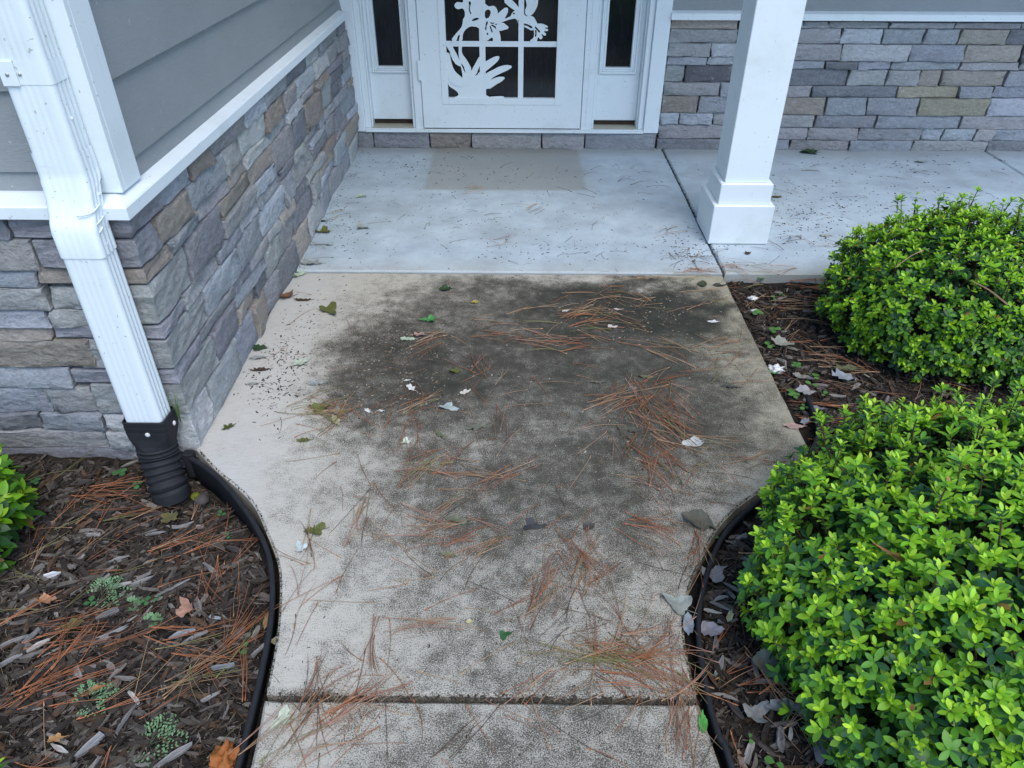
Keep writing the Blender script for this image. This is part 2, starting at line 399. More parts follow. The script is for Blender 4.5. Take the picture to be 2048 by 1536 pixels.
bed('mulch_bed', -2.6, -.40, -.6, 1.78)
bed('mulch_bed', .30, 4.2, -.6, 2.9)

# ================================================================== HOUSE
house = tag(empty('house', (0, 4.5, 0)), 'gray lap-sided house with ledge stone base and white trimmed storm door entry', 'house')
house_inv = Matrix.Translation((0, -4.5, 0))
def hp(o):          # parent under the house keeping world coordinates
    o.parent = house; o.matrix_parent_inverse = house_inv; return o

PAL = {'g': (.375, .378, .375), 'b': (.345, .37, .392), 'l': (.47, .51, .54), 'd': (.23, .24, .255), 'p': (.29, .295, .315), 'k': (.145, .145, .155),
       't': (.41, .375, .325), 'n': (.33, .295, .255), 'y': (.39, .36, .27), 's': (.39, .41, .395), 'w': (.52, .54, .53)}
def jit(c, a=.10):
    k = 1 + rnd.uniform(-a, a); k *= .86; return (c[0] * k * (1 + rnd.uniform(-.03, .03)), c[1] * k, 1.02 * c[2] * k * (1 + rnd.uniform(-.03, .03)), 1)
def stone_mesh(w_, h_, d, seed, nx=6, nz=4):
    """split-face stone: local x along the wall, z up, -y out of the wall"""
    r = random.Random(seed); V = []; Fc = []
    us = [0, min(.06, .006 / w_)] + [i / (nx - 1) for i in range(1, nx - 1)] + [1 - min(.06, .006 / w_), 1]
    us = sorted(set(us)); ev = min(.1, .005 / h_); vs_ = [0, ev, .33, .67, 1 - ev, 1]
    e = min(.007, h_ * .1); tilt = r.uniform(-.006, .006); tu = r.uniform(-.008, .008); o = r.uniform(0, 90)
    sk0, sk1 = r.uniform(-.012, .012), r.uniform(-.012, .012)
    for j, v in enumerate(vs_):
        for i, u in enumerate(us):
            x, z = u * w_, v * h_
            edge = i in (0, len(us) - 1) or j in (0, len(vs_) - 1)
            y = -d + tilt * (v - .5) * 2 + tu * (u - .5) * 2
            y += .010 * noise.noise(Vector((x * 11 + o, z * 22, 2))) + .006 * noise.noise(Vector((x * 34 + o, z * 60, 7)))
            if edge: y += r.uniform(-.001, .006)
            if i == 0: x += r.uniform(0, .005) + sk0 * (v - .5)
            if i == len(us) - 1: x -= r.uniform(0, .005) + sk1 * (v - .5)
            z += (.0035 * noise.noise(Vector((x * 20 + o, v * 3, 9)))) if j in (0, len(vs_) - 1) else 0
            V.append((x, y, z))
    nu = len(us); nv = len(vs_)
    for j in range(nv - 1):
        for i in range(nu - 1): a = j * nu + i; Fc.append((a, a + 1, a + nu + 1, a + nu))
    ring = [i for i in range(nu)] + [j * nu + nu - 1 for j in range(1, nv)] + [(nv - 1) * nu + i for i in range(nu - 2, -1, -1)] + [j * nu for j in range(nv - 2, 0, -1)]
    b0 = len(V)
    for k in ring: V.append((V[k][0], .01, V[k][2]))
    top = len(V)
    for k in ring: V.append(V[k])          # own copies give the rim a hard edge
    n = len(ring)
    for k in range(n): Fc.append((top + (k + 1) % n, top + k, b0 + k, b0 + (k + 1) % n))
    me = mesh('stone', V, Fc, M['stone'])
    nf = (nu - 1) * (nv - 1)
    me.polygons.foreach_set('use_smooth', [(k < nf and 0 < k % (nu - 1) < nu - 2 and 0 < k // (nu - 1) < nv - 2) for k in range(len(me.polygons))])
    return me
SEED = [100]
def stone(parent, basis, u0, u1, z0, z1, d, ckey):
    g_ = .0018; SEED[0] += 1
    me = stone_mesh(u1 - u0 - 2 * g_, z1 - z0 - 2 * g_, d, SEED[0])
    o = link('stone', me, parent); o.color = jit(PAL[ckey])
    org, rz = basis
    loc = Matrix.Translation(org) @ Matrix.Rotation(rz, 4, 'Z') @ Matrix.Translation((u0 + g_, 0, z0 + g_))
    o.matrix_parent_inverse = Matrix.Identity(4); o.matrix_local = loc
    return o
def veneer(name, label, verts, faces):
    o = link(name, mesh(name, verts, faces, M['mortar'])); hp(o)
    if label: o['label'] = label
    return o
# --- porch wall stones
ZB = .006
pv = veneer('stone_wainscot', 'ledge stone base of the porch wall right of the door', [(.83, 4.530, -.1), (4.4, 4.530, -.1), (4.4, 4.530, .745), (.83, 4.530, .745)], [(0, 1, 2, 3)])
def local_veneer_fix(o): pass
ROWS_L = [.727, .68, .607, .536, .492, .398, .321, .226, .156, .072, .0]
SEQ_L = ['t:480', 'g:480', 'g:335 l:480', 'b:315 l:470', 's:190 k:460', 'g:385 b:470', 'n:265 b:450', 'l:160 l:345 g:440', 'g:430', 'p:430']
ROWS_R = [.720, .686, .606, .515, .471, .383, .317, .216, .141, .07, .0]
SEQ_R = ['g:840 g:980 g:1310 g:1670 g:2040 g:2300', 'g:1050 l:1275 b:1505 b:1695 t:1960 d:2300', 'g:1050 w:1425 b:1725 t:2040 k:2300', 'b:965 d:1140 b:1325 b:1705 g:2030 g:2300',
         'd:1090 s:1300 g:1480 t:1600 t:1960 b:2300', 'g:890 d:1360 y:1700 b:1885 b:2300', 'n:965 b:1195 b:1475 y:1860 l:2300', 'g:905 p:1240 b:1705 g:2300', 'g:865 g:1140 p:1495 l:1605 l:1785 g:1895 b:2300', 'b:765 g:1090 b:1435 g:1855 d:2300']
def cropx(px, z):     # pixel column (enlarged crop) to wall x at height z
    v = 300 - (z / .73) * 260
    return wallpt(px / 2.738 + 1300, v, 4.5)[0]
BP = ((0, 4.515, 0), 0)
for rows, seqs, x_start, is_l in ((ROWS_L, SEQ_L, .852, True), (ROWS_R, SEQ_R, None, False)):
    for i, sq in enumerate(seqs):
        z1, z0 = rows[i], rows[i + 1]; x = x_start
        items = [s_.split(':') for s_ in sq.split()]
        if not is_l: x = cropx({0: 490, 1: 490, 2: 480, 3: 470, 4: 460, 5: 470, 6: 450, 7: 440, 8: 430, 9: 430}[i], (z0 + z1) / 2)
        for k, (c, e) in enumerate(items):
            xe = cropx(float(e), (z0 + z1) / 2)
            if xe - x > .02: stone(pv, BP, x, xe, z0, z1, .012 + rnd.uniform(0, .013), c)
            x = xe
        while not is_l and x < 4.3:
            L = rnd.uniform(.16, .4); stone(pv, BP, x, x + L, z0, z1, .012 + rnd.uniform(0, .013), rnd.choice('ggbbdts')); x += L
# --- riser stones below the door
rv = veneer('stone_riser', 'single course of ledge stone under the door sill', [(-.97, 4.53, -.1), (.85, 4.53, -.1), (.85, 4.53, .1), (-.97, 4.53, .1)], [(0, 1, 2, 3)])
xs = [-.962, -.855, -.585, -.355, .03, .26, .845]
xs = [wallpt(u / 2.844 + 660, 283, 4.5)[0] for u in (150, 250, 570, 805, 1205, 1450, 1852)]
for i, c in enumerate('gpnggb'): stone(rv, BP, xs[i], xs[i + 1], 0.004, .103, .016 + rnd.uniform(0, .006), c)
# --- left wing stones: side face (towards the porch), front face, and corner stones that turn the corner
SX, FY = -.95, 1.69
ov = veneer('stone_wainscot', 'ledge stone base of the left wing turning the corner', [(-2.6, FY + .035, -.15), (SX - .035, FY + .035, -.15), (SX - .035, 4.6, -.15), (-2.6, FY + .035, .76), (SX - .035, FY + .035, .76), (SX - .035, 4.6, .76)], [(0, 1, 4, 3), (1, 2, 5, 4)])
CZ = [.742, .673, .593, .549, .424, .380, .281, .231, .124, -.02, -.09]
CCOL = ['p', 'p', 'n', 's', 'p', 's', 'p', 's', 'w', 'd']
CLEN = [.20, .13, .16, .24, .16, .28, .20, .27, .15, .1]
CFR = [.30, .26, .28, .17, .30, .26, .30, .26, .19, .19]
def corner_stone(z0, z1, ly, lx, c, seed):
    """an L-turning stone: block with two split faces, edges knocked back"""
    r = random.Random(seed); bm = bmesh.new(); g_ = .003
    bbox(bm, SX - lx, SX, FY, FY + ly, z0 + g_, z1 - g_)
    bmesh.ops.bevel(bm, geom=bm.edges[:], offset=.003, segments=1, affect='EDGES')
    bmesh.ops.subdivide_edges(bm, edges=[e for e in bm.edges if e.calc_length() > .03], cuts=3, use_grid_fill=True)
    o = r.uniform(0, 50); tilt = r.uniform(-.012, .012)
    for v in bm.verts:
        x, y, z = v.co; n1 = noise.noise(Vector((x * 14 + o, y * 14, z * 24))); n2 = noise.noise(Vector((x * 40 + o, y * 40, z * 60)))
        k = .009 * n1 + .005 * n2 + tilt * ((z - z0) / (z1 - z0) - .5)
        if x > SX - .012: v.co.x += k - .002
        if y < FY + .012: v.co.y -= k - .002
        v.co.z += .002 * n2
    me = bm_mesh('stone', bm, M['stone'], False); ob = link('stone', me, ov); ob.color = jit(PAL[c]); return ob
for i in range(10): corner_stone(CZ[i + 1], CZ[i], CLEN[i], CFR[i], CCOL[i], 40 + i)
BS = ((SX - .02, 0, 0), math.pi / 2)         # side face: u runs along +y
def side_rows():
    for i in range(10):
        z1, z0 = CZ[i], CZ[i + 1]
        if i == 9: z0 = -.02; continue
        if i == 8: z0 = -.004
        y = FY + CLEN[i] + .001
        last = None
        while y < 4.47:
            L = rnd.uniform(.15, .36)
            if y + L > 4.36: L = 4.475 - y
            c = rnd.choice('gggbbbbllssgpttndpw')
            while c == last: c = rnd.choice('gggbblsptnd')
            last = c
            d = .012 + rnd.uniform(0, .016)
            if z1 - z0 > .095 and rnd.random() < .2:
                zm = z0 + (z1 - z0) * rnd.uniform(.38, .62)
                stone(ov, BS, y, y + L, zm, z1, d, c)
                sp = y + L * rnd.uniform(.35, .65)
                if rnd.random() < .5 and L > .2:
                    stone(ov, BS, y, sp, z0, zm, .012 + rnd.uniform(0, .016), rnd.choice('gbltsd')); stone(ov, BS, sp, y + L, z0, zm, .012 + rnd.uniform(0, .016), rnd.choice('gblsd'))
                else: stone(ov, BS, y, y + L, z0, zm, .012 + rnd.uniform(0, .016), rnd.choice('gbltsdp'))
            else: stone(ov, BS, y, y + L, z0, z1, d, c)
            y += L
side_rows()
BF = ((0, FY + .02, 0), 0)
FR = [(.742, .673, 'd:0'), (.673, .586, 'g:0'), (.586, .537, 'b:0'), (.537, .47, 'g:88 s:999'), (.47, .418, 'b:88 s:999'), (.418, .378, 'n:0'), (.378, .287, 'n:178 s:999'),
      (.287, .218, 'b:0'), (.218, .12, 'b:88 g:999'), (.12, .056, 'd:75 b:205 w:999'), (.056, -.014, 'g:210 w:999'), (-.014, -.1, 'd:0')]
def fx(px, z): return wallpt(px, 432 + (.742 - z) / .756 * 465, FY)[0]
for z1, z0, sq in FR:
    x1 = SX - min(CFR[max(0, min(9, sum(1 for q in CZ[1:] if q > (z0 + z1) / 2)))], .3) - .001
    edges = [s_.split(':') for s_ in sq.split()]
    x = -1.75 + rnd.uniform(0, .25); stone(ov, BF, -2.55, x, z0, z1, .016, rnd.choice('gbd'))
    for c, e in edges:
        e = float(e); xe = x1 if e in (0, 999) else fx(e, (z0 + z1) / 2)
        if e == 0 and xe - x > .55: 
            stone(ov, BF, x, xe, z0, z1, .016 + rnd.uniform(-.004, .01), c)
        elif xe - x > .02: stone(ov, BF, x, xe, z0, z1, .016 + rnd.uniform(-.004, .01), c)
        x = max(x, xe)

# --- white drip-edge ledge on the stone
def ledge(name, prof, path, parent_label=None):
    """prof: list of (out, z); path: function giving for each station the 3-D point for (out, z)"""
    V, Fc = [], []; n = len(prof)
    for st in path:
        for o_, z in prof: V.append(st(o_, z))
    for s_ in range(len(path) - 1):
        for k in range(n): Fc.append((s_ * n + k, s_ * n + (k + 1) % n, (s_ + 1) * n + (k + 1) % n, (s_ + 1) * n + k))
    Fc.append(tuple(range(n))[::-1]); Fc.append(tuple((len(path) - 1) * n + k for k in range(n)))
    bm = bmesh.new(); vs = [bm.verts.new(v) for v in V]
    for f in Fc: bm.faces.new([vs[i] for i in f])
    o = link(name, bm_mesh(name, bm, M['white'])); hp(o); return o
prof = [(-.05, .742), (.014, .742), (.014, .736), (.022, .736), (.022, .765), (.018, .769), (-.036, .781), (-.05, .781)]
ledge('stone_ledge', prof, [lambda o, z: (-2.6, FY - o, z), lambda o, z: (SX + o * .8, FY - o, z), lambda o, z: (SX + o * .8, 4.41, z)])
ledge('stone_ledge', prof, [lambda o, z: (.848, 4.49 - o, z - .006), lambda o, z: (4.4, 4.49 - o, z - .006)])
# --- lap siding
def siding(name, u0, u1, plane, horiz, z0, zs, label):
    """horiz True: boards face -y (u = x); False: boards face +x (u = y)"""
    d = .006
    if horiz: back = [(u0, plane + .02, z0), (u1, plane + .02, z0), (u1, plane + .02, 2.5), (u0, plane + .02, 2.5)]
    else: back = [(plane - .02, u0, z0), (plane - .02, u1, z0), (plane - .02, u1, 2.5), (plane - .02, u0, 2.5)]
    o = link(name, mesh(name, back, [(0, 1, 2, 3)], M['siding'])); hp(o); o['label'] = label
    for i in range(len(zs) - 1):
        zb, zt = zs[i], zs[i + 1] + .028; ob, ot = .009, -.004; L = u1 - u0
        # wedge section: thick butt at the bottom
        sec = [(ob, zb), (ob, zb + .002), (ot, zt), (ot - .006, zt), (ob - .010, zb)]
        V = []
        for u in (u0, u1):
            for q, z in sec: V.append((u, plane - q, z) if horiz else (plane + q, u, z))
        Fc = [(k, (k + 1) % 5, 5 + (k + 1) % 5, 5 + k) for k in range(5)] + [(0, 1, 2, 3, 4), (9, 8, 7, 6, 5)]
        bm = bmesh.new(); vs = [bm.verts.new(v) for v in V]
        for f in Fc: bm.faces.new([vs[k] for k in f])
        b_ = link('siding_board', bm_mesh('siding_board', bm, M['siding']), o)
    return o
ZS = [.765, .829, 1.016] + [1.016 + .187 * i for i in range(1, 9)]
siding('lap_siding', 1.80, 4.55, -.978, False, .76, ZS, 'gray lap siding on the side of the left wing')
siding('lap_siding', -2.6, -1.02, 1.745, True, .76, ZS, 'gray lap siding on the front of the left wing')
siding('lap_siding', .846, 4.4, 4.52, True, .74, [.765, .93] + [.93 + .187 * i for i in range(1, 9)], 'gray lap siding above the porch wall ledge')
# corner boards
cb1 = hp(box('corner_board', -1.045, -.957, 1.72, 1.739, .784, 2.5, M['white'], None, .0015))
cb2 = hp(box('corner_board', -.976, -.957, 1.7395, 1.826, .784, 2.5, M['white'], None, .0015))
# --- entry: casing, sidelights, storm door
frame = hp(box('door_frame', -.985, .865, 4.60, 4.64, .108, 2.35, M['white'], None, 0)); frame['label'] = 'white door frame with casings and mull posts'
def fr(name, x0, x1, y0, y1, z0, z1, mat='white', bev=.003, par=None): return box(name, x0, x1, y0, y1, z0, z1, M[mat], par or frame, bev)
for o_ in (frame,): o_.matrix_parent_inverse = house_inv
CY = 4.487
fr('casing', -1.00, -.909, CY, 4.56, .106, 2.2); fr('casing', .761, .850, CY, 4.56, .106, 2.2); fr('casing', -1.0, .85, CY, 4.56, 2.201, 2.32)
fr('brick_mould', -.9085, -.876, 4.505, 4.60, .125, 2.2); fr('brick_mould', .728, .7605, 4.505, 4.60, .125, 2.2)
fr('brick_mould', -.8755, -.868, 4.52, 4.60, .125, 2.2); fr('brick_mould', .7195, .7275, 4.52, 4.60, .125, 2.2)
fr('mull_post', -.607, -.560, 4.498, 4.60, .122, 2.2); fr('mull_post', .384, .412, 4.498, 4.60, .122, 2.2); fr('mull_post', .4125, .450, 4.503, 4.60, .122, 2.2)
fr('mull_post', -.624, -.6075, 4.512, 4.60, .125, 2.2); fr('mull_post', .4505, .462, 4.515, 4.60, .125, 2.2)
fr('sill', -.9085, .7605, 4.478, 4.60, .106, .118, 'metalw', .002); fr('sill', -.9085, .7605, 4.488, 4.60, .1185, .1245, 'metalw', .002)
for x0, x1 in ((-.868, -.624), (.462, .7195)):
    fr('sill_ledge', x0, x1, 4.502, 4.60, .1255, .129, 'sill', 0)
    fr('sill_gap', x0, x1, 4.586, 4.60, .1295, .158, 'brown', 0)
    sl = hp(box('sidelight', x0, x1, 4.572, 4.60, .158, .425, M['white'], None, .003)); sl['label'] = 'narrow white sidelight with dark glass ' + ('left' if x0 < 0 else 'right') + ' of the storm door'
    ccx = (x0 + x1) / 2; gw = .0725
    gx0, gx1 = ccx - gw + (.008 if x0 < 0 else -.004), ccx + gw + (.008 if x0 < 0 else -.004)
    box('stile', x0, gx0 - .036, 4.572, 4.60, .4255, 2.2, M['white'], sl, .002); box('stile', gx1 + .036, x1, 4.572, 4.60, .4255, 2.2, M['white'], sl, .002)
    yy = 4.572
    for k, (off_, dep) in enumerate(((.036, 4.558), (.025, 4.566), (.013, 4.562))):   # stepped glazing bead
        nxt = (.025, .013, .001)[k]; zb = .452 - off_ + .01
        box('glazing_bead', gx0 - off_, gx0 - nxt, dep, 4.60, zb + .0, 2.2, M['white'], sl, .0025)
        box('glazing_bead', gx1 + nxt, gx1 + off_, dep, 4.60, zb + .0, 2.2, M['white'], sl, .0025)
        box('glazing_bead', gx0 - nxt + .0004, gx1 + nxt - .0004, dep, 4.60, zb, zb + off_ - nxt - .0004, M['white'], sl, .0025)
    box('pane', gx0 - .004, gx1 + .004, 4.590, 4.596, .44, 2.2, M['glass'], sl, 0)
DY = 4.492
bm = bmesh.new()
DX0, DX1, WX0, WX1, WZ0 = -.556, .380, -.402, .223, .305
bbox(bm, DX0, WX0, DY, DY + .03, .131, 2.17); bbox(bm, WX1, DX1, DY, DY + .03, .131, 2.17)
bbox(bm, WX0, WX1, DY, DY + .03, .131, WZ0); bbox(bm, WX0, WX1, DY, DY + .03, 1.98, 2.17)
bmesh.ops.remove_doubles(bm, verts=bm.verts, dist=1e-5)
inner = [f for f in bm.faces if all(abs(v.co.x - WX0) < 1e-4 for v in f.verts) and False]
door = link('storm_door', bm_mesh('storm_door', bm, M['metalw'])); hp(door); door['label'] = 'white storm door with flower and hummingbird cut-out grille'
def dpart(name, x0, x1, y0, y1, z0, z1, mat='metalw', bev=.001): return box(name, x0, x1, y0, y1, z0, z1, M[mat], door, bev)
# raised window surround with its thin shadow line
e0 = .038
dpart('window_trim', WX0 - e0, WX0 - .0, DY - .004, DY - .0005, WZ0 - e0, 1.98, bev=.0015); dpart('window_trim', WX1, WX1 + e0, DY - .004, DY - .0005, WZ0 - e0, 1.98, bev=.0015)
dpart('window_trim', WX0 + .0005, WX1 - .0005, DY - .004, DY - .0005, WZ0 - e0, WZ0 - .001, bev=.0015)
dpart('pane', WX0 - .01, WX1 + .01, DY + .022, DY + .026, WZ0 - .01, 1.99, 'glass', 0)
PY = DY + .006
dpart('muntin', -.2145, -.181, PY, PY + .003, WZ0, 1.98, bev=0); dpart('muntin', .006, .036, PY, PY + .003, WZ0, 1.98, bev=0)
dpart('crossbar', WX0, WX1, PY - .0004, PY + .0026, .583, .612, bev=0); dpart('crossbar', WX0, WX1, PY - .0004, PY + .0026, 1.05, 1.08, bev=0)
hg = dpart('hinge', -.572, -.556, DY - .010, DY - .001, .40, .51, bev=.003)
dpart('door_sweep', DX0 + .004, DX1 - .004, DY + .004, DY + .03, .1245, .130, 'black', 0)
def cutout(name, polys, dy):
    """flat sheet-metal silhouette(s) with real holes; polys: list of (outline, [holes]) in enlarged-crop pixels"""
    bmall = bmesh.new()
    for idx, (outl, holes) in enumerate(polys):
        cu = bpy.data.curves.new(name, 'CURVE'); cu.dimensions = '2D'; cu.fill_mode = 'BOTH'; cu.extrude = .0011
        for k, pl in enumerate([outl] + list(holes)):
            pts = [wallpt(x / 5.851 + 850, y / 5.851, 4.5) for x, y in pl]
            sp = cu.splines.new('BEZIER'); sp.bezier_points.add(len(pts) - 1); sp.use_cyclic_u = True; sp.resolution_u = 3
            for bp, p in zip(sp.bezier_points, pts):
                bp.co = (p[0], p[1], 0); bp.handle_left_type = bp.handle_right_type = 'AUTO'
        to = bpy.data.objects.new('tmp', cu); COL.objects.link(to)
        dg = bpy.context.evaluated_depsgraph_get(); me_ = bpy.data.meshes.new_from_object(to.evaluated_get(dg))
        b2 = bmesh.new(); b2.from_mesh(me_)
        for v in b2.verts:
            x, z, t = v.co; v.co = (x, PY + dy - .0006 * idx + t, z)
        b2.to_mesh(me_); b2.free(); bmall.from_mesh(me_)
        bpy.data.objects.remove(to); bpy.data.curves.remove(cu); bpy.data.meshes.remove(me_)
    return link(name, bm_mesh(name, bmall, M['metalw']), door)
cutout('leaf_cutout', [
    ([(268, 880), (400, 960), (480, 955), (500, 890), (545, 835), (585, 885), (660, 830), (716, 870), (760, 938), (722, 1030), (716, 1112), (850, 1124), (930, 1142), (640, 1150), (340, 1148), (392, 1108), (350, 1050), (285, 1006), (268, 950)], []),
    ([(690, 740), (760, 690), (830, 658), (868, 660), (862, 695), (800, 760), (712, 832), (680, 860)], []),
    ([(690, 890), (800, 812), (900, 768), (990, 762), (1015, 778), (990, 806), (900, 850), (800, 902), (755, 940), (690, 950)], []),
    ([(740, 952), (830, 906), (900, 895), (932, 906), (915, 935), (840, 982), (720, 1037), (690, 1000)], []),
    ([(545, 832), (590, 740), (655, 645), (690, 640), (690, 700), (640, 770), (580, 888), (540, 890)], []),
    ([(405, 470), (430, 480), (432, 610), (500, 715), (546, 832), (520, 905), (490, 890), (455, 775), (412, 720), (395, 560)], []),
    ([(262, 520), (300, 520), (350, 590), (400, 690), (470, 850), (500, 895), (478, 958), (420, 775), (330, 680), (290, 600)], []),
    ([(262, 610), (292, 640), (305, 700), (350, 825), (430, 900), (478, 958), (400, 1010), (268, 900)], []),
    ([(330, 470), (365, 470), (330, 540), (330, 620), (420, 760), (400, 770), (300, 640), (296, 550)], [])], -.0008)
cutout('flower_cutout', [
    ([(318, 480), (350, 408), (430, 312), (465, 190), (525, 185), (560, 262), (640, 300), (600, 312), (540, 308), (480, 340), (445, 400), (430, 480), (400, 480), (404, 405), (385, 425), (362, 480)], []),
    ([(347, 75), (352, 42), (385, 22), (445, 22), (440, -40), (690, -40), (704, 45), (705, 120), (650, 215), (610, 205), (560, 225), (520, 262), (470, 235), (466, 140), (440, 98), (385, 106)],
     [[(510, 25), (530, 15), (538, 45), (528, 80), (528, 120), (540, 165), (522, 140), (512, 100), (518, 60)], [(640, 115), (668, 148), (660, 175), (636, 190), (655, 160)]]),
    ([(690, 40), (745, 72), (800, 66), (835, 92), (853, 160), (842, 225), (800, 262), (860, 310), (868, 360), (885, 440), (880, 485), (800, 485), (790, 440), (735, 470), (690, 485), (648, 350), (600, 312), (556, 305), (520, 262), (590, 240), (650, 200)],
     [[(705, 128), (757, 115), (767, 160), (722, 215), (704, 200)], [(762, 262), (800, 268), (855, 266), (810, 277), (775, 275)], [(775, 290), (810, 298), (842, 330), (800, 312)],
      [(728, 245), (736, 268), (722, 300), (716, 345), (698, 352), (708, 310), (712, 275)], [(760, 300), (778, 330), (786, 380), (772, 350)], [(727, 380), (742, 395), (728, 408)]]),
    ([(848, 165), (900, 115), (960, 87), (973, 115), (945, 190), (905, 250), (860, 268), (800, 252)], []),
    ([(840, 285), (905, 262), (950, 290), (978, 322), (930, 346), (865, 356), (830, 320)], [])], -.0010)
cutout('hummingbird_cutout', [
    ([(900, 252), (1000, 188), (1020, 150), (1060, 118), (1110, 112), (1150, 150), (1185, 188), (1230, 184), (1268, 196), (1300, 245), (1312, 278), (1285, 305), (1262, 352), (1200, 332), (1110, 282), (1080, 252), (1070, 224), (1010, 222), (930, 247)],
     [[(1030, 150), (1040, 146), (1050, 152), (1050, 164), (1040, 168), (1030, 162)], [(1082, 236), (1150, 268), (1215, 288), (1256, 325), (1200, 305), (1120, 278)]]),
    ([(925, -30), (985, -20), (1100, 90), (1112, 116), (1060, 122), (1038, 112)], []),
    ([(1186, -40), (1312, -40), (1322, 30), (1310, 78), (1270, 150), (1232, 182), (1192, 180), (1170, 140), (1190, 60)], []),
    ([(1275, 295), (1320, 274), (1425, 298), (1438, 316), (1402, 324), (1440, 342), (1436, 360), (1392, 366), (1418, 398), (1400, 416), (1362, 398), (1377, 432), (1350, 458), (1325, 434), (1308, 480), (1230, 480), (1268, 440), (1276, 380)],
     [[(1285, 310), (1320, 335), (1345, 378), (1310, 350)], [(1295, 345), (1305, 390), (1292, 430), (1290, 390)]])], -.0012)

# --- porch roof carried by the post, and the eaves of the left wing
hp(box('porch_ceiling', -.95, 4.4, 2.96, 4.52, 2.66, 2.70, M['white'], None, 0)); hp(box('porch_beam', -.95, 4.4, 3.165, 3.385, 2.44, 2.659, M['white'], None, .004))
hp(box('roof', -.95, 4.4, 2.80, 4.7, 2.701, 2.84, M['siding'], None, .01)); hp(box('eave', -2.6, -.70, 1.42, 4.7, 2.52, 2.56, M['white'], None, .004))
# ================================================================== PORCH POST
post = tag(empty('porch_post', (1.02, 3.275, .006)), 'square white porch post with stepped base standing on the concrete porch', 'post')
bm = bmesh.new()
box('base_trim', -.136, .136, -.137, .137, .003, .186, M['white'], post, .003); box('base_trim', -.115, .117, -.116, .116, .1865, .279, M['white'], post, .003)
sh = box('shaft', -.096, .097, -.096, .096, .2795, 2.43, M['white'], post, .003)
# ================================================================== DOWNSPOUT
def spout_profile(w_, d_, rib=.0035):
    """rounded rectangle with corrugated front and sides; local x across, y depth (front = -y)"""
    hw, hd, r = w_ / 2, d_ / 2, .012; P = []
    def arc(cx, cy, a0):
        for k in range(4):
            a = math.radians(a0 + 30 * k); P.append((cx + r * math.cos(a), cy + r * math.sin(a)))
    def flute(x0, x1, y, axis, sgn, n, k=1.0):
        for i in range(n):
            c = x0 + (x1 - x0) * (i + .5) / n; h = abs(x1 - x0) / n * .30 * (1 if x1 > x0 else -1)
            for q, dd in ((c - h, 0), (c - h * .5, rib), (c + h * .5, rib), (c + h, 0)):
                P.append((q, y + sgn * dd * k) if axis == 'x' else (y + sgn * dd * k, q))
    arc(-hw + r, -hd + r, 180); flute(-hw + r + .006, hw - r - .014, -hd, 'x', 1, 4, .18)
    arc(hw - r, -hd + r, 270); flute(-hd + r, hd - r, hw, 'y', -1, 3)
    arc(hw - r, hd - r, 0); arc(-hw + r, hd - r, 90); flute(hd - r, -hd + r, -hw, 'y', 1, 3)
    return P
def spout_sweep(name, stations, parent, mat, w_=.105, d_=.075, rib=.0035, caps=False):
    P = spout_profile(w_, d_, rib); n = len(P); V, Fc = [], []
    for (cx, cy, cz, tilt, sc) in stations:       # tilt: rotation about x, ring lies in plane rotated by tilt
        for x, y in P:
            V.append((cx + x * sc, cy + y * sc * math.cos(tilt), cz + y * sc * math.sin(tilt)))
    for s_ in range(len(stations) - 1):
        for k in range(n): Fc.append((s_ * n + k, s_ * n + (k + 1) % n, (s_ + 1) * n + (k + 1) % n, (s_ + 1) * n + k))
    bm = bmesh.new(); vs = [bm.verts.new(v) for v in V]
    for f in Fc: bm.faces.new([vs[i] for i in f])
    me_ = bm_mesh(name, bm, mat, True)
    o = link(name, me_, parent)
    return o
DSX = -1.043
ds = tag(empty('downspout', (DSX, 1.65, 0)), 'white corrugated downspout running down the corner of the left wing', 'downspout')
UY, LYc = 1.6825 - 1.65, 1.6405 - 1.65
spout_sweep('upper_pipe', [(-.003, UY, z, 0, 1) for z in (2.5, .845)], ds, M['metalw'])
el = []
for t, z, sc in ((0, .905, 1.045), (0, .86, 1.05), (0, .846, 1.05), (.05, .838, 1.075), (.12, .828, 1.05), (.15, .822, 1.075), (.3, .812, 1.045), (.6, .78, 1.045), (.85, .755, 1.045), (1, .73, 1.045), (1, .665, 1.045)):
    el.append((-.003 + .005 * t, UY + (LYc - UY) * t, z, .45 * math.sin(math.pi * t) if 0 < t < 1 else 0, sc))
spout_sweep('elbow', el, ds, M['metalw'], rib=.0025)
spout_sweep('lower_pipe', [(.002, LYc, .70, 0, .985), (.004, LYc, .15, 0, .985), (.004, LYc, .10, 0, .96)], ds, M['metalw'])
# crimps pressed into the elbow's side, the strap with its lap and the screws
for k, (z, y0, y1) in enumerate(((.772, -.040, .02), (.742, -.046, .02), (.722, -.05, .0))):
    V, Fc = tube(catmull([(.02 + .004 * k, LYc + .014 + y0 + .0, z - .004), (.046, LYc + .012 + y0 + .004, z), (.0565, LYc + .01 + y0 + .02, z + .004), (.0575, LYc + y1, z + .010)], 4), .0022, 6)
    link('crimp', mesh('crimp', V, Fc, M['metalw'], True), ds)
spout_sweep('strap', [(-.003, UY, 1.10, 0, 1.022), (-.003, UY, 1.052, 0, 1.022)], ds, M['metalw'], rib=.0008)
lap = box('strap_lap', -.053, -.018, UY - .043, UY - .0395, 1.050, 1.101, M['metalw'], ds, .001)
def screw(x, y, z, nrm, mat='zinc', r=.0042, par=ds):
    bm = bmesh.new(); bmesh.ops.create_uvsphere(bm, u_segments=8, v_segments=5, radius=r)
    for v in bm.verts: v.co = Vector((v.co.x * (1 if nrm == 'f' else .5), v.co.y * (.5 if nrm == 'f' else 1), v.co.z)) + Vector((x, y, z))
    return link('screw', bm_mesh('screw', bm, M[mat], True), par)
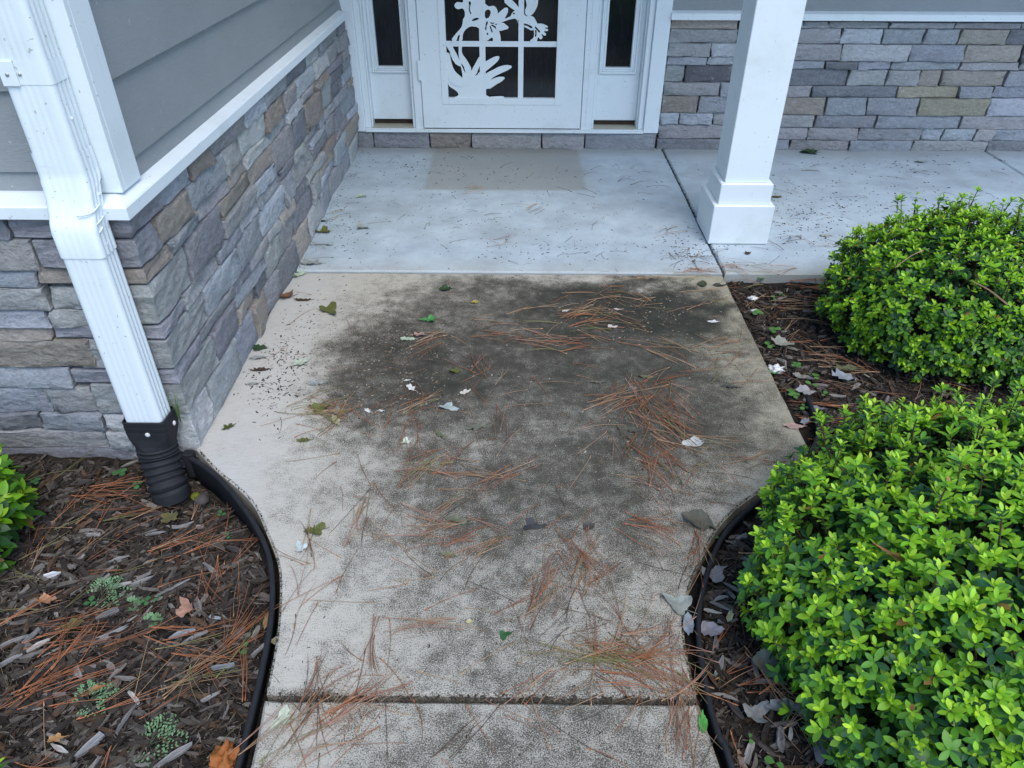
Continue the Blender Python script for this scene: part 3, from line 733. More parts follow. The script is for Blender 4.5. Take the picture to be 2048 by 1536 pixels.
screw(-.036, UY - .044, 1.074, 'f'); screw(-.012, UY - .040, 1.074, 'f'); screw(.052, UY - .01, .975, 's', 'metalw'); screw(.056, UY - .01, .80, 's', 'metalw'); screw(.056, LYc - .004, .69, 's', 'metalw'); screw(.05, LYc + .02, .53, 's')
# ================================================================== BLACK DRAIN ADAPTER under the downspout
dr = tag(empty('drain_adapter', (DSX, 1.60, -.06)), 'black corrugated drain pipe adapter screwed under the white downspout', 'drain pipe')
def rrect(w_, d_, r, n=5):
    P = []
    for cx, cy, a0 in ((w_ / 2 - r, d_ / 2 - r, 0), (-w_ / 2 + r, d_ / 2 - r, 90), (-w_ / 2 + r, -d_ / 2 + r, 180), (w_ / 2 - r, -d_ / 2 + r, 270)):
        for k in range(n): a = math.radians(a0 + 90 * k / (n - 1)); P.append((cx + r * math.cos(a), cy + r * math.sin(a)))
    return P
V, Fc = [], []; ay = LYc + .05
rings = [(.224, rrect(.113, .083, .012), 0), (.222, rrect(.121, .091, .014), 0), (.204, rrect(.120, .090, .014), 0), (.2035, rrect(.122, .092, .014), 0), (.186, rrect(.120, .090, .014), 0), (.1855, rrect(.122, .092, .014), 0), (.163, rrect(.116, .092, .016), -.002),
         (.14, rrect(.108, .094, .03), -.006), (.118, rrect(.104, .098, .046), -.012)]
for z, P, dy in rings:
    for x, y in P: V.append((x + .004, y + ay + dy, z + .0 + y * -.06))
n = 20
for s_ in range(len(rings) - 1):
    for k in range(n): Fc.append((s_ * n + k, s_ * n + (k + 1) % n, (s_ + 1) * n + (k + 1) % n, (s_ + 1) * n + k))
bm = bmesh.new(); vs = [bm.verts.new(v) for v in V]
for f in Fc: bm.faces.new([vs[i] for i in f])
link('adapter_cuff', bm_mesh('adapter_cuff', bm, M['black'], False), dr)
pth = catmull([(.004, ay - .012, .122), (.006, ay - .02, .09), (.016, ay - .042, .045), (.030, ay - .066, .005), (.036, ay - .075, -.03)], 12); rad = []
for i in range(len(pth)):
    t = i / (len(pth) - 1); rad.append(.053 + (.0045 * math.sin(i * 2 * math.pi / 5.4) if t < .78 else .0008 * math.sin(i * 3)))
V, Fc = tube(pth, rad, 24, False); link('corrugated_pipe', mesh('corrugated_pipe', V, Fc, M['black'], True), dr)
for x, y, nr in ((.012, ay - .049, 'f'), (.066, ay + .006, 's')):
    s_ = screw(x, y, .188, nr, 'whitechip', .0075, dr)
# ================================================================== LAWN EDGING
def edging(name, pts, label, zt=.004):
    P = catmull([(*p, 0) for p in pts], 6); zt -= .006; sec = [(.004, -.13), (.004, zt - .012), (.008, zt - .006), (.007, zt + .003), (.002, zt + .006), (-.004, zt + .003), (-.005, zt - .006), (-.002, zt - .012), (-.002, -.13)]
    V, Fc = [], []; n = len(sec)
    c0 = np.array(P[0])
    for i, p in enumerate(P):
        t = P[min(i + 1, len(P) - 1)] - P[max(i - 1, 0)]; t /= np.linalg.norm(t); nn = np.array([-t[1], t[0], 0])
        dz = .006 * noise.noise(Vector((p[0] * 4, p[1] * 4, 2)))
        for a, z in sec: V.append(p + nn * a + np.array([0, 0, z + dz]) - c0)
    for i in range(len(P) - 1):
        for k in range(n): Fc.append((i * n + k, i * n + (k + 1) % n, (i + 1) * n + (k + 1) % n, (i + 1) * n + k))
    Fc.append(tuple(range(n))[::-1]); Fc.append(tuple((len(P) - 1) * n + k for k in range(n)))
    bm = bmesh.new(); vs = [bm.verts.new(v) for v in V]
    for f in Fc: bm.faces.new([vs[i] for i in f])
    return tag(link(name, bm_mesh(name, bm, M['black'], True), None, tuple(c0)), label, 'lawn edging')
edging('lawn_edging', [(-.981, 1.654), (-.907, 1.604), (-.824, 1.530), (-.715, 1.405), (-.636, 1.287), (-.592, 1.176), (-.566, 1.06), (-.552, .932), (-.545, .829), (-.54, .731), (-.53, .3), (-.53, -.5)], 'black plastic edging curving along the left mulch bed beside the walkway')
edging('lawn_edging', [(.972, 1.97), (.962, 1.88), (.935, 1.76), (.80, 1.585), (.662, 1.465), (.553, 1.352), (.480, 1.218), (.430, 1.07), (.415, .894), (.420, .806), (.432, .739), (.46, .3), (.47, -.5)], 'black plastic edging curving along the right shrub bed beside the walkway')
vb, fb = tube([(-.975, 1.675, -.02), (-.955, 1.655, -.02)], .018, 4)
# the right end of the left edging is held by a small square stake head
tag(box('edging_stake', -.985, -.955, 1.640, 1.668, -.08, .012, M['black'], None, .003), 'small black stake head where the left edging meets the stone corner', 'stake')

# ================================================================== LEAVES: templates
def leaf_template(L=1.0, W=.4, wide=.58, fold=.16, curl=.12, rows=6, tip=1.0):
    """leaf along +y, up = +z"""
    V, Fc = [], []
    for j in range(rows + 1):
        t = j / rows; e = math.log(.5) / math.log(wide)
        ww = W * .5 * (math.sin(math.pi * min(1, t ** e)) ** .62 if 0 < t < 1 else .03)
        z = -curl * t * t * L + .04 * L * t
        V += [(-ww, t * L, z + fold * ww), (0, t * L, z), (ww, t * L, z + fold * ww)]
    for j in range(rows):
        a = 3 * j; Fc += [(a, a + 1, a + 4, a + 3), (a + 1, a + 2, a + 5, a + 4)]
    return np.array(V), Fc
def frame_from(dirv, upv):
    y = dirv / (np.linalg.norm(dirv) + 1e-9); x = np.cross(y, upv); x /= np.linalg.norm(x) + 1e-9; z = np.cross(x, y)
    return np.column_stack([x, y, z])
class Bag:                      # gathers many small pieces into one mesh
    def __init__(s): s.V, s.F, s.C, s.n = [], [], [], 0
    def add(s, V, Fc, col):
        s.V.append(V); s.F += [tuple(i + s.n for i in f) for f in Fc]; s.C.append(np.tile(col, (len(V), 1))); s.n += len(V)
    def build(s, name, mat, smooth=True):
        return mesh(name, np.vstack(s.V), s.F, mat, smooth, np.vstack(s.C))

# ================================================================== SHRUBS
def shrub(name, label, c, r, n_out, n_in, leafL, leafW, pal, nparts, seed, group=None, wide=.58, extra=(), stray=0, zmin=-.02, rough=.10):
    R = np.random.default_rng(seed); root = tag(empty(name, (c[0], c[1], -.05)), label, 'shrub', group)
    base = np.array([c[0], c[1], -.05]); c = np.array(c); r = np.array(r)
    tmpl = [leaf_template(1, leafW / leafL * q, wide, f, cu) for q, f, cu in ((1, .22, .10), (1.08, .12, .2), (.9, .3, .02), (1, .18, .28))]
    leaves = []; stems = Bag()
    for k in range(n_out + n_in):
        inner = k >= n_out
        while True:
            u = R.uniform(-.62, 1); th = R.uniform(0, 2 * math.pi); q = math.sqrt(1 - u * u) if u > 0 else 1 - .35 * u * u
            d = np.array([q * math.cos(th), q * math.sin(th), u])
            lump = 1 + rough * noise.noise(Vector(d * 3.2 + seed)) + rough * .55 * noise.noise(Vector(d * 7.5 + seed))
            rad = lump * (R.uniform(.72, .93) if inner else R.uniform(.93, 1.035))
            P = c + r * d * rad
            if P[2] > zmin + R.uniform(0, .03): break
        nrm = d / r; nrm /= np.linalg.norm(nrm)
        ax = nrm * .8 + np.array([0, 0, .55]) + R.normal(0, .22, 3); ax /= np.linalg.norm(ax)
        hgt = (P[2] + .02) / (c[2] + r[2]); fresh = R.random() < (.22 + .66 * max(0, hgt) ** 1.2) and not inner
        if not inner and R.random() < stray * max(0, nrm[2]): 
            P0 = P; up = ax * .5 + np.array([0, 0, .8]) + R.normal(0, .15, 3); up /= np.linalg.norm(up); ext = R.uniform(.03, .085); P = P + up * ext; ax = up; fresh = True
            V, Fc = tube([P0 - up * .04, P0 + up * ext * .5, P], [.0018, .0014, .001], 5); stems.add(np.array(V) - base, Fc, (.16, .16, .05))
            for q in np.arange(.2, .95, .018 / ext):
                a0 = R.uniform(0, 6.28); s1 = np.cross(up, [.3, .8, .1]); s1 /= np.linalg.norm(s1); s2 = np.cross(up, s1)
                for sg in (0, math.pi):
                    dv = up * .55 + (s1 * math.cos(a0 + sg) + s2 * math.sin(a0 + sg)) * .85
                    leaves.append((P0 + up * ext * q, frame_from(dv, up), leafL * R.uniform(.6, .95), int(R.integers(4)), np.array(pal['new']) * R.uniform(.8, 1.15), False))
        nl = R.integers(5, 8); ph = R.uniform(0, 6.28)
        t1 = np.cross(ax, [0.3, .2, .9]); t1 /= np.linalg.norm(t1) + 1e-9; t2 = np.cross(ax, t1)
        size = leafL * R.uniform(.75, 1.12) * (1.0 if not inner else 1.1)
        # an older lower ring and, on fresh shoots, an upright pale pair
        rings = [(nl, R.uniform(.95, 1.25), 1.0, 0)]
        if fresh: rings.append((R.integers(2, 5), R.uniform(.45, .75), .72, .010))
        for cnt, spread, sc, lift in rings:
            for i in range(cnt):
                a = ph + i * 2 * math.pi / cnt + R.normal(0, .2) + lift * 40; sp = spread + R.normal(0, .12)
                dirv = ax * math.cos(sp) + (t1 * math.cos(a) + t2 * math.sin(a)) * math.sin(sp)
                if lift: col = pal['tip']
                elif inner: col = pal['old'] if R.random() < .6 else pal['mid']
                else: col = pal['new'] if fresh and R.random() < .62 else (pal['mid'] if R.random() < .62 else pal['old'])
                col = np.array(col) * R.uniform(.8, 1.2) * np.array([R.uniform(.88, 1.12), 1, R.uniform(.85, 1.15)])
                if R.random() < .010: col = np.array((.30, .17, .05)) * R.uniform(.5, 1.2)
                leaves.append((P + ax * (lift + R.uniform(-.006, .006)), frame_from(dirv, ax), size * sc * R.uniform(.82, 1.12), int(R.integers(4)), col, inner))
        if R.random() < .45 and not inner:
            V, Fc = tube([P - ax * R.uniform(.05, .1) - nrm * .03, P - ax * .02, P + ax * .006], [.0022, .0018, .0012], 5); stems.add(np.array(V) - base, Fc, (.1, .08, .04))
    # woody branches from the root
    for k in range(40):
        th = R.uniform(0, 6.28); u = R.uniform(.1, .95); d = np.array([math.cos(th) * math.sqrt(1 - u * u), math.sin(th) * math.sqrt(1 - u * u), u])
        e = c + r * d * .85; s0 = base + np.array([R.uniform(-.04, .04), R.uniform(-.04, .04), 0]); mid = (s0 + e) / 2 + np.array([0, 0, .04])
        V, Fc = tube(catmull([s0, mid, e], 4), np.linspace(.006, .002, 9), 5); stems.add(np.array(V) - base, Fc, (.09, .06, .04))
    leaves += list(extra)
    vis = [(np.linalg.norm(L[0] - CAM) / L[2], i) for i, L in enumerate(leaves) if not L[5] and inframe(L[0], -4)]
    vis.sort(); pick = set(i for _, i in vis[:nparts])
    lm = [mesh('leaf', V, Fc, M['leaf_ob'], True) for V, Fc in tmpl]
    bag = Bag()
    for i, (P, B, sz, ti, col, inner) in enumerate(leaves):
        if i in pick:
            o = link('leaf', lm[ti], root); o.color = (*col, 1)
            mtx = Matrix([list(B[a] * sz) + [float((P - base)[a])] for a in range(3)] + [[0, 0, 0, 1]]); o.matrix_local = mtx
        else:
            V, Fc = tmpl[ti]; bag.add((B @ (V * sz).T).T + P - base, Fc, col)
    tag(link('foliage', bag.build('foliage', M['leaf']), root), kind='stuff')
    link('stem', stems.build('stem', M['stem']), root)
    return root
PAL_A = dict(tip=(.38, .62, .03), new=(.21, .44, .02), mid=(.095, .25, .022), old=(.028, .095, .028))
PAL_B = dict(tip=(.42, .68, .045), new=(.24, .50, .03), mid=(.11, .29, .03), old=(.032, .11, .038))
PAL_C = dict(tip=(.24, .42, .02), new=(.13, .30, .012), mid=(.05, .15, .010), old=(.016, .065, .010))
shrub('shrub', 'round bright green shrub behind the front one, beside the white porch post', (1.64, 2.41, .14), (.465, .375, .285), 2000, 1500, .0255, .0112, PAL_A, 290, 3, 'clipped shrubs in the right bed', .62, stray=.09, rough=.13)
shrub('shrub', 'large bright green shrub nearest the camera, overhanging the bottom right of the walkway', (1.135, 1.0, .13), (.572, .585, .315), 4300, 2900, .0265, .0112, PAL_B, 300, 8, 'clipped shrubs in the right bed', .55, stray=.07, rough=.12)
shrub('shrub', 'dark glossy green shrub cut off by the left picture edge below the stone wall', (-1.565, 1.29, .05), (.27, .25, .15), 330, 220, .058, .024, PAL_C, 150, 21, None, .52, stray=.05)
shrub('shrub', 'low shrub with pale yellow green leaves at the bottom left corner of the mulch bed', (-1.01, .62, -.01), (.15, .10, .09), 60, 30, .032, .016, PAL_B, 60, 33, None, .55)

# ================================================================== MULCH
def chip_geo(R, L, W, T):
    n = 5; V = []; e0, e1 = R.uniform(.25, .9, 2); bend = R.normal(0, .10) * L; tw = R.normal(0, .25)
    for i in range(n):
        t = i / (n - 1) - .5; ws = W * (1 - (e0 if t < 0 else e1) * abs(2 * t) ** 1.6) * R.uniform(.7, 1.15) * .5; th = T * R.uniform(.7, 1.2) * .5
        y = bend * (t * t * 4 - .5) * .5
        for a, b in ((-1, -1), (1, -1), (1, 1), (-1, 1)):
            yy, zz = a * ws * R.uniform(.85, 1.1), b * th * (1 - .2 * (a > 0))
            ca, sa = math.cos(tw * t), math.sin(tw * t)
            V.append((t * L + R.normal(0, .03) * L * (i in (0, n - 1)), y + yy * ca - zz * sa, yy * sa + zz * ca))
    Fc = [(3, 2, 1, 0), (16, 17, 18, 19)]
    for i in range(n - 1):
        for k in range(4): Fc.append((i * 4 + k, i * 4 + (k + 1) % 4, i * 4 + 4 + (k + 1) % 4, i * 4 + 4 + k))
    return np.array(V), Fc
def rotm(a, tilt=0, roll=0):
    return np.array(Matrix.Rotation(a, 3, 'Z') @ Matrix.Rotation(tilt, 3, 'Y') @ Matrix.Rotation(roll, 3, 'X'))
def left_edge_x(y):
    pts = [(-.981, 1.654), (-.907, 1.604), (-.824, 1.530), (-.715, 1.405), (-.636, 1.287), (-.592, 1.176), (-.566, 1.06), (-.552, .932), (-.545, .829), (-.54, .731), (-.53, .3), (-.53, -.6)]
    return float(np.interp(y, [p[1] for p in pts][::-1], [p[0] for p in pts][::-1]))
def right_edge_x(y):
    pts = [(.90, 2.85), (.90, 2.2), (.91, 1.95), (.935, 1.76), (.80, 1.585), (.662, 1.465), (.553, 1.352), (.480, 1.218), (.430, 1.07), (.415, .894), (.420, .806), (.432, .739), (.46, .3), (.47, -.6)]
    return float(np.interp(y, [p[1] for p in pts][::-1], [p[0] for p in pts][::-1]))
CH_COL = [((.034, .028, .023), .36), ((.062, .051, .041), .28), ((.11, .096, .08), .17), ((.19, .175, .152), .07), ((.085, .052, .032), .09)]
def chip_col(R):
    q = R.random(); a = 0
    for c, p in CH_COL:
        a += p
        if q < a: break
    return np.array(c) * R.uniform(.75, 1.25)
def bed_points(R, side, n, mar=110):
    out = []
    while len(out) < n:
        if side == 'L':
            y = R.uniform(.45, 1.67); x = R.uniform(-2.0, left_edge_x(y) - .02)
            if x > -.97 and y > 1.66: continue
        else:
            y = R.uniform(.45, 2.83); x = right_edge_x(y) + .022 + R.uniform(0, 1) ** 1.3 * 1.5
            if x > 2.6: continue
        if not inframe((x, y, -.04), mar): continue
        out.append((x, y))
    return out
big = []
for side, n, seed in (('L', 13500, 1), ('R', 11000, 2)):
    R = np.random.default_rng(seed); bag = Bag()
    for i, (x, y) in enumerate(bed_points(R, side, n, 700)):
        s = R.random(); L = .012 + .058 * s ** 2.2; W = min(L * (R.uniform(.08, .2) if R.random() < .6 else R.uniform(.2, .42)), .014); T = W * R.uniform(.35, .8)
        if side == 'R' and y > 1.5: L *= .85
        V, Fc = chip_geo(R, L, W, T)
        A = rotm(R.normal(.35, .75) if R.random() < .6 else R.uniform(0, 3.14), R.normal(0, .22), R.normal(0, .35))
        V = (A @ V.T).T + np.array([x, y, bedz(x, y) + T * .4 + R.uniform(-.002, .010)])
        bag.add(V, Fc, chip_col(R))
    for (x, y) in bed_points(R, side, 12000, 600):          # fine shreds and fibres between the chips
        L = R.uniform(.006, .026); V, Fc = chip_geo(R, L, R.uniform(.0009, .0026), R.uniform(.0008, .002))
        A = rotm(R.uniform(0, 6.28), R.normal(0, .3), 0); V = (A @ V.T).T + np.array([x, y, bedz(x, y) + R.uniform(.002, .014)])
        bag.add(V, Fc, np.array(((.04, .032, .026), (.09, .07, .052), (.15, .125, .10), (.05, .042, .036))[int(R.integers(4))]) * R.uniform(.7, 1.3))
    tag(link('mulch', bag.build('mulch', M['chip'], False)), 'shredded dark brown bark mulch covering the ' + ('left' if side == 'L' else 'right') + ' bed', 'mulch', None, 'stuff')
LM_W = [(1223, 655, 'the white petal'), (858, 641, 'the bright green leaf'), (897, 816, 'the blue green leaf'), (822, 777, 'the torn white scrap'), (949, 606, 'the tiny yellow leaf'), (930, 786, 'the pale tan scrap'), (812, 885, 'the mint leaf scrap'), (608, 882, 'the olive oval leaf'), (457, 856, 'the dark mossy leaf'),
        (632, 1063, 'the olive lobed leaf'), (899, 1112, 'the olive gray leaf'), (1065, 1053, 'the dark curled leaf'), (1178, 1055, 'the dark round leaf'), (1395, 1045, 'the large dark leaf'), (1355, 1210, 'the large pale lobed leaf'), (1388, 887, 'the long stalked leaf'), (1448, 678, 'the small brown leaf'), (1425, 645, 'the pale petal'),
        (1404, 570, 'the dark corner leaf'), (1586, 854, 'the pink leaf'), (1010, 1271, 'the tiny dark green leaf'), (938, 1245, 'the yellow speck'), (566, 1440, 'the pale green leaf'), (1405, 1448, 'the green edge leaf'), (660, 622, 'the two lobed olive leaf'), (735, 822, 'the white flake'), (1265, 862, 'the pile round leaf'),
        (720, 1020, 'the skeleton leaf'), (1131, 623, 'the petal among needles'), (1480, 470, 'the post base'), (1000, 345, 'the door mat mark'), (1616, 308, 'the large dark porch leaf'), (722, 396, 'the small pale porch leaf'), (1840, 327, 'the far right porch leaf'), (955, 1395, 'the walkway joint'), (1300, 1400, 'the joint right end'), (650, 1395, 'the joint left end'),
        (1000, 545, 'the porch edge'), (1250, 545, 'the right porch edge'), (1195, 765, 'the gray pile leaf'), (600, 728, 'the translucent leaf'), (955, 855, 'the faded olive leaf'), (1240, 800, 'the needle pile')]
LM_L = [(330, 990, 'the drain pipe'), (40, 1060, 'the dark shrub'), (200, 1165, 'the largest feathery weed'), (374, 1217, 'the pinkish bark flake'), (183, 1390, 'the lower feathery weed'), (300, 1470, 'the tall feathery weed'), (452, 1524, 'the orange leaf'), (535, 1235, 'the tan edging leaf'), (95, 1206, 'the tan curled leaf'), (20, 1490, 'the bottom left shrub'),
        (400, 985, 'the mossy pebble'), (520, 1100, 'the upper edging curve'), (500, 1440, 'the lower edging'), (120, 1320, 'the orange needle tangle'), (100, 920, 'the stone wall foot'), (258, 1185, 'the tiny feathery weed'), (330, 1320, 'the bed middle')]
LM_B = [(1553, 735, 'the white crumbly flake'), (1511, 622, 'the white oval flake'), (1506, 594, 'the pinkish petal'), (1420, 1262, 'the mauve leaf'), (1428, 1150, 'the gray edging leaf'), (1530, 1335, 'the large gray green leaf'), (1560, 1420, 'the gray oval leaf'), (1610, 785, 'the silver leaf'), (1685, 757, 'the blue gray leaf'), (1630, 820, 'the slate leaf'),
        (1600, 560, 'the porch slab edge'), (1640, 640, 'the rear shrub'), (1480, 1020, 'the upper right edging'), (1430, 1430, 'the lower right edging'), (1650, 1490, 'the dark lobed leaf'), (1560, 690, 'the curled leaf'), (1610, 850, 'the pale edging leaf'), (1500, 1430, 'the triangular leaf')]
USED = set()
def where(pre, x, y, LM, z=0.0):
    """place wording from the nearest landmark that leaves the label unique"""
    cand = []
    for px, py, nm in LM:
        gx, gy = ground(px, py, z); dx, dy = x - gx, y - gy; cand.append((math.hypot(dx, dy), dx, dy, nm))
    cand.sort()
    for d, dx, dy, nm in cand[:6]:
        if d < .035: t = 'touching ' + nm
        else: t = ('just ' if d < .09 else ('' if d < .2 else 'well ')) + (('right of ' if dx > 0 else 'left of ') if abs(dx) > abs(dy) else ('beyond ' if dy > 0 else 'in front of ')) + nm
        lab = pre + ' ' + t
        if lab not in USED: break
    USED.add(lab); return lab
def heading(a):
    k = math.degrees(a) % 180
    return 'crosswise' if k < 20 or k > 160 else ('leaning right' if k < 65 else ('lengthwise' if k < 115 else 'leaning left'))
# larger weathered chips, one by one: (pixel x, pixel y, length, width, angle in degrees, colour)
GREY, PALE, DARK, BRN = (.22, .212, .198), (.38, .36, .32), (.055, .048, .043), (.12, .08, .055)
CHIPS = [(348, 1022, .075, .014, 12, GREY), (105, 1148, .042, .017, 22, (.45, .46, .46)), (235, 1165, .055, .011, 25, PALE), (280, 1155, .06, .012, 28, GREY), (420, 1130, .07, .015, -38, GREY), (345, 1175, .085, .010, 42, GREY),
         (395, 1210, .07, .018, -62, (.15, .14, .13)), (210, 1275, .10, .016, 30, GREY), (365, 1270, .055, .018, 28, (.25, .26, .27)), (390, 1280, .06, .014, 30, GREY), (160, 1350, .035, .016, -50, GREY), (235, 1350, .05, .012, 65, (.2, .19, .17)),
         (185, 1500, .06, .02, 60, (.24, .24, .23)), (350, 1520, .07, .018, 40, GREY), (258, 1440, .075, .010, 78, (.14, .13, .12)), (128, 1510, .05, .010, -25, PALE), (80, 1295, .05, .013, 45, PALE), (60, 1280, .06, .018, 70, GREY), (25, 1290, .07, .016, 40, GREY),
         (20, 1330, .06, .013, 45, GREY), (525, 1145, .045, .016, -50, DARK), (510, 1260, .035, .014, 80, GREY), (520, 1300, .045, .012, 55, GREY), (300, 1040, .05, .010, 20, GREY), (390, 1025, .022, .016, 10, GREY), (215, 1230, .05, .02, 40, (.16, .15, .14)),
         (270, 1400, .045, .009, -40, PALE), (120, 1400, .04, .014, 10, (.17, .16, .15)), (450, 1340, .05, .014, 8, (.15, .16, .16)), (55, 1190, .05, .018, 30, DARK), (300, 1000, .05, .016, -20, DARK), (205, 1010, .055, .02, 30, DARK), (190, 985, .06, .018, -15, DARK),
         (430, 1235, .03, .010, -15, (.26, .27, .28)), (230, 1100, .05, .010, 35, GREY), (180, 1060, .04, .015, 10, GREY), (330, 1090, .06, .016, 25, DARK), (465, 1085, .05, .018, -20, DARK), (160, 960, .06, .02, 20, DARK), (420, 1400, .05, .011, 35, GREY),
         (1440, 1215, .05, .010, -30, GREY), (1425, 1225, .04, .009, -20, PALE), (1470, 1180, .06, .011, -35, GREY), (1455, 1240, .05, .011, 5, GREY), (1430, 1290, .05, .016, 70, (.15, .14, .13)), (1440, 1330, .06, .014, 60, GREY), (1540, 1370, .07, .012, -5, GREY), (1560, 1480, .05, .02, 75, (.15, .145, .14)),
         (1500, 1500, .05, .016, 60, GREY), (1580, 1470, .03, .01, 70, PALE), (1470, 1420, .05, .016, -60, DARK), (1540, 760, .06, .014, -30, (.16, .13, .11)), (1615, 755, .05, .012, -30, GREY), (1640, 770, .05, .014, -20, (.18, .15, .14)), (1580, 700, .05, .014, -30, (.2, .19, .17)),
         (1600, 640, .04, .012, 40, BRN), (1700, 760, .05, .03, 10, (.12, .12, .10)), (1480, 1080, .05, .012, 40, GREY), (1500, 1130, .05, .012, -30, GREY), (1440, 1200, .04, .01, 20, GREY)]
R = np.random.default_rng(77)
for px, py, L, W, a, c in CHIPS:
    V, Fc = chip_geo(R, L, W, W * .4); x, y = ground(px, py, -.035)
    o = link('wood_chip', mesh('wood_chip', V, Fc, M['chip_ob']), None, (x, y, bedz(x, y) + .014)); o.rotation_euler = (R.normal(0, .15), R.normal(0, .08), math.radians(a)); o.color = (*c, 1)
    lf = px < 1000; pale = sum(c) > .5
    tag(o, where(('long ' if L > .055 else 'short ') + ('pale gray' if pale else 'dark brown') + f' wood chip {heading(math.radians(a))}', x, y, LM_L if lf else LM_B, -.03), 'wood chip', ('pale' if pale else 'dark') + ' wood chips on the ' + ('left' if lf else 'right') + ' bed')

# ================================================================== PINE NEEDLES
RUST, TAN, OLIVE, PINK, DKB = (.34, .135, .06), (.40, .25, .14), (.21, .20, .08), (.40, .22, .15), (.12, .085, .06)
def needle_geo(R, L, wd, bend):
    n = 6; V, Fc = [], []
    sgn = R.choice([-1, 1])
    for i in range(n + 1):
        t = i / n; x = t * L; y = sgn * bend * L * t * t; ww = wd * .5 * (1 if t < .8 else (1.05 - t) * 4); z = wd * .5 + .004 * math.sin(math.pi * t) * (L / .15)
        V += [(x, y - ww, z), (x, y + ww, z), (x, y, z + wd * .6)]
    for i in range(n):
        a = 3 * i
        for k in range(3): Fc.append((a + k, a + (k + 1) % 3, a + 3 + (k + 1) % 3, a + 3 + k))
    return np.array(V), Fc
def bundle_geo(R, L, nn, wd=.0014):
    V, Fc, off = [], [], 0
    for k in range(nn):
        v, f = needle_geo(R, L * R.uniform(.85, 1.05), wd, R.uniform(0, .26)); A = rotm(R.normal(0, .07), R.normal(0, .015))
        V.append((A @ v.T).T); Fc += [tuple(i + off for i in q) for q in f]; off += len(v)
    v, f = tube([(-.004, 0, wd * .7), (.010, 0, wd * .7)], wd * .95, 5); V.append(np.array(v)); Fc += [tuple(i + off for i in q) for q in f]
    return np.vstack(V), Fc
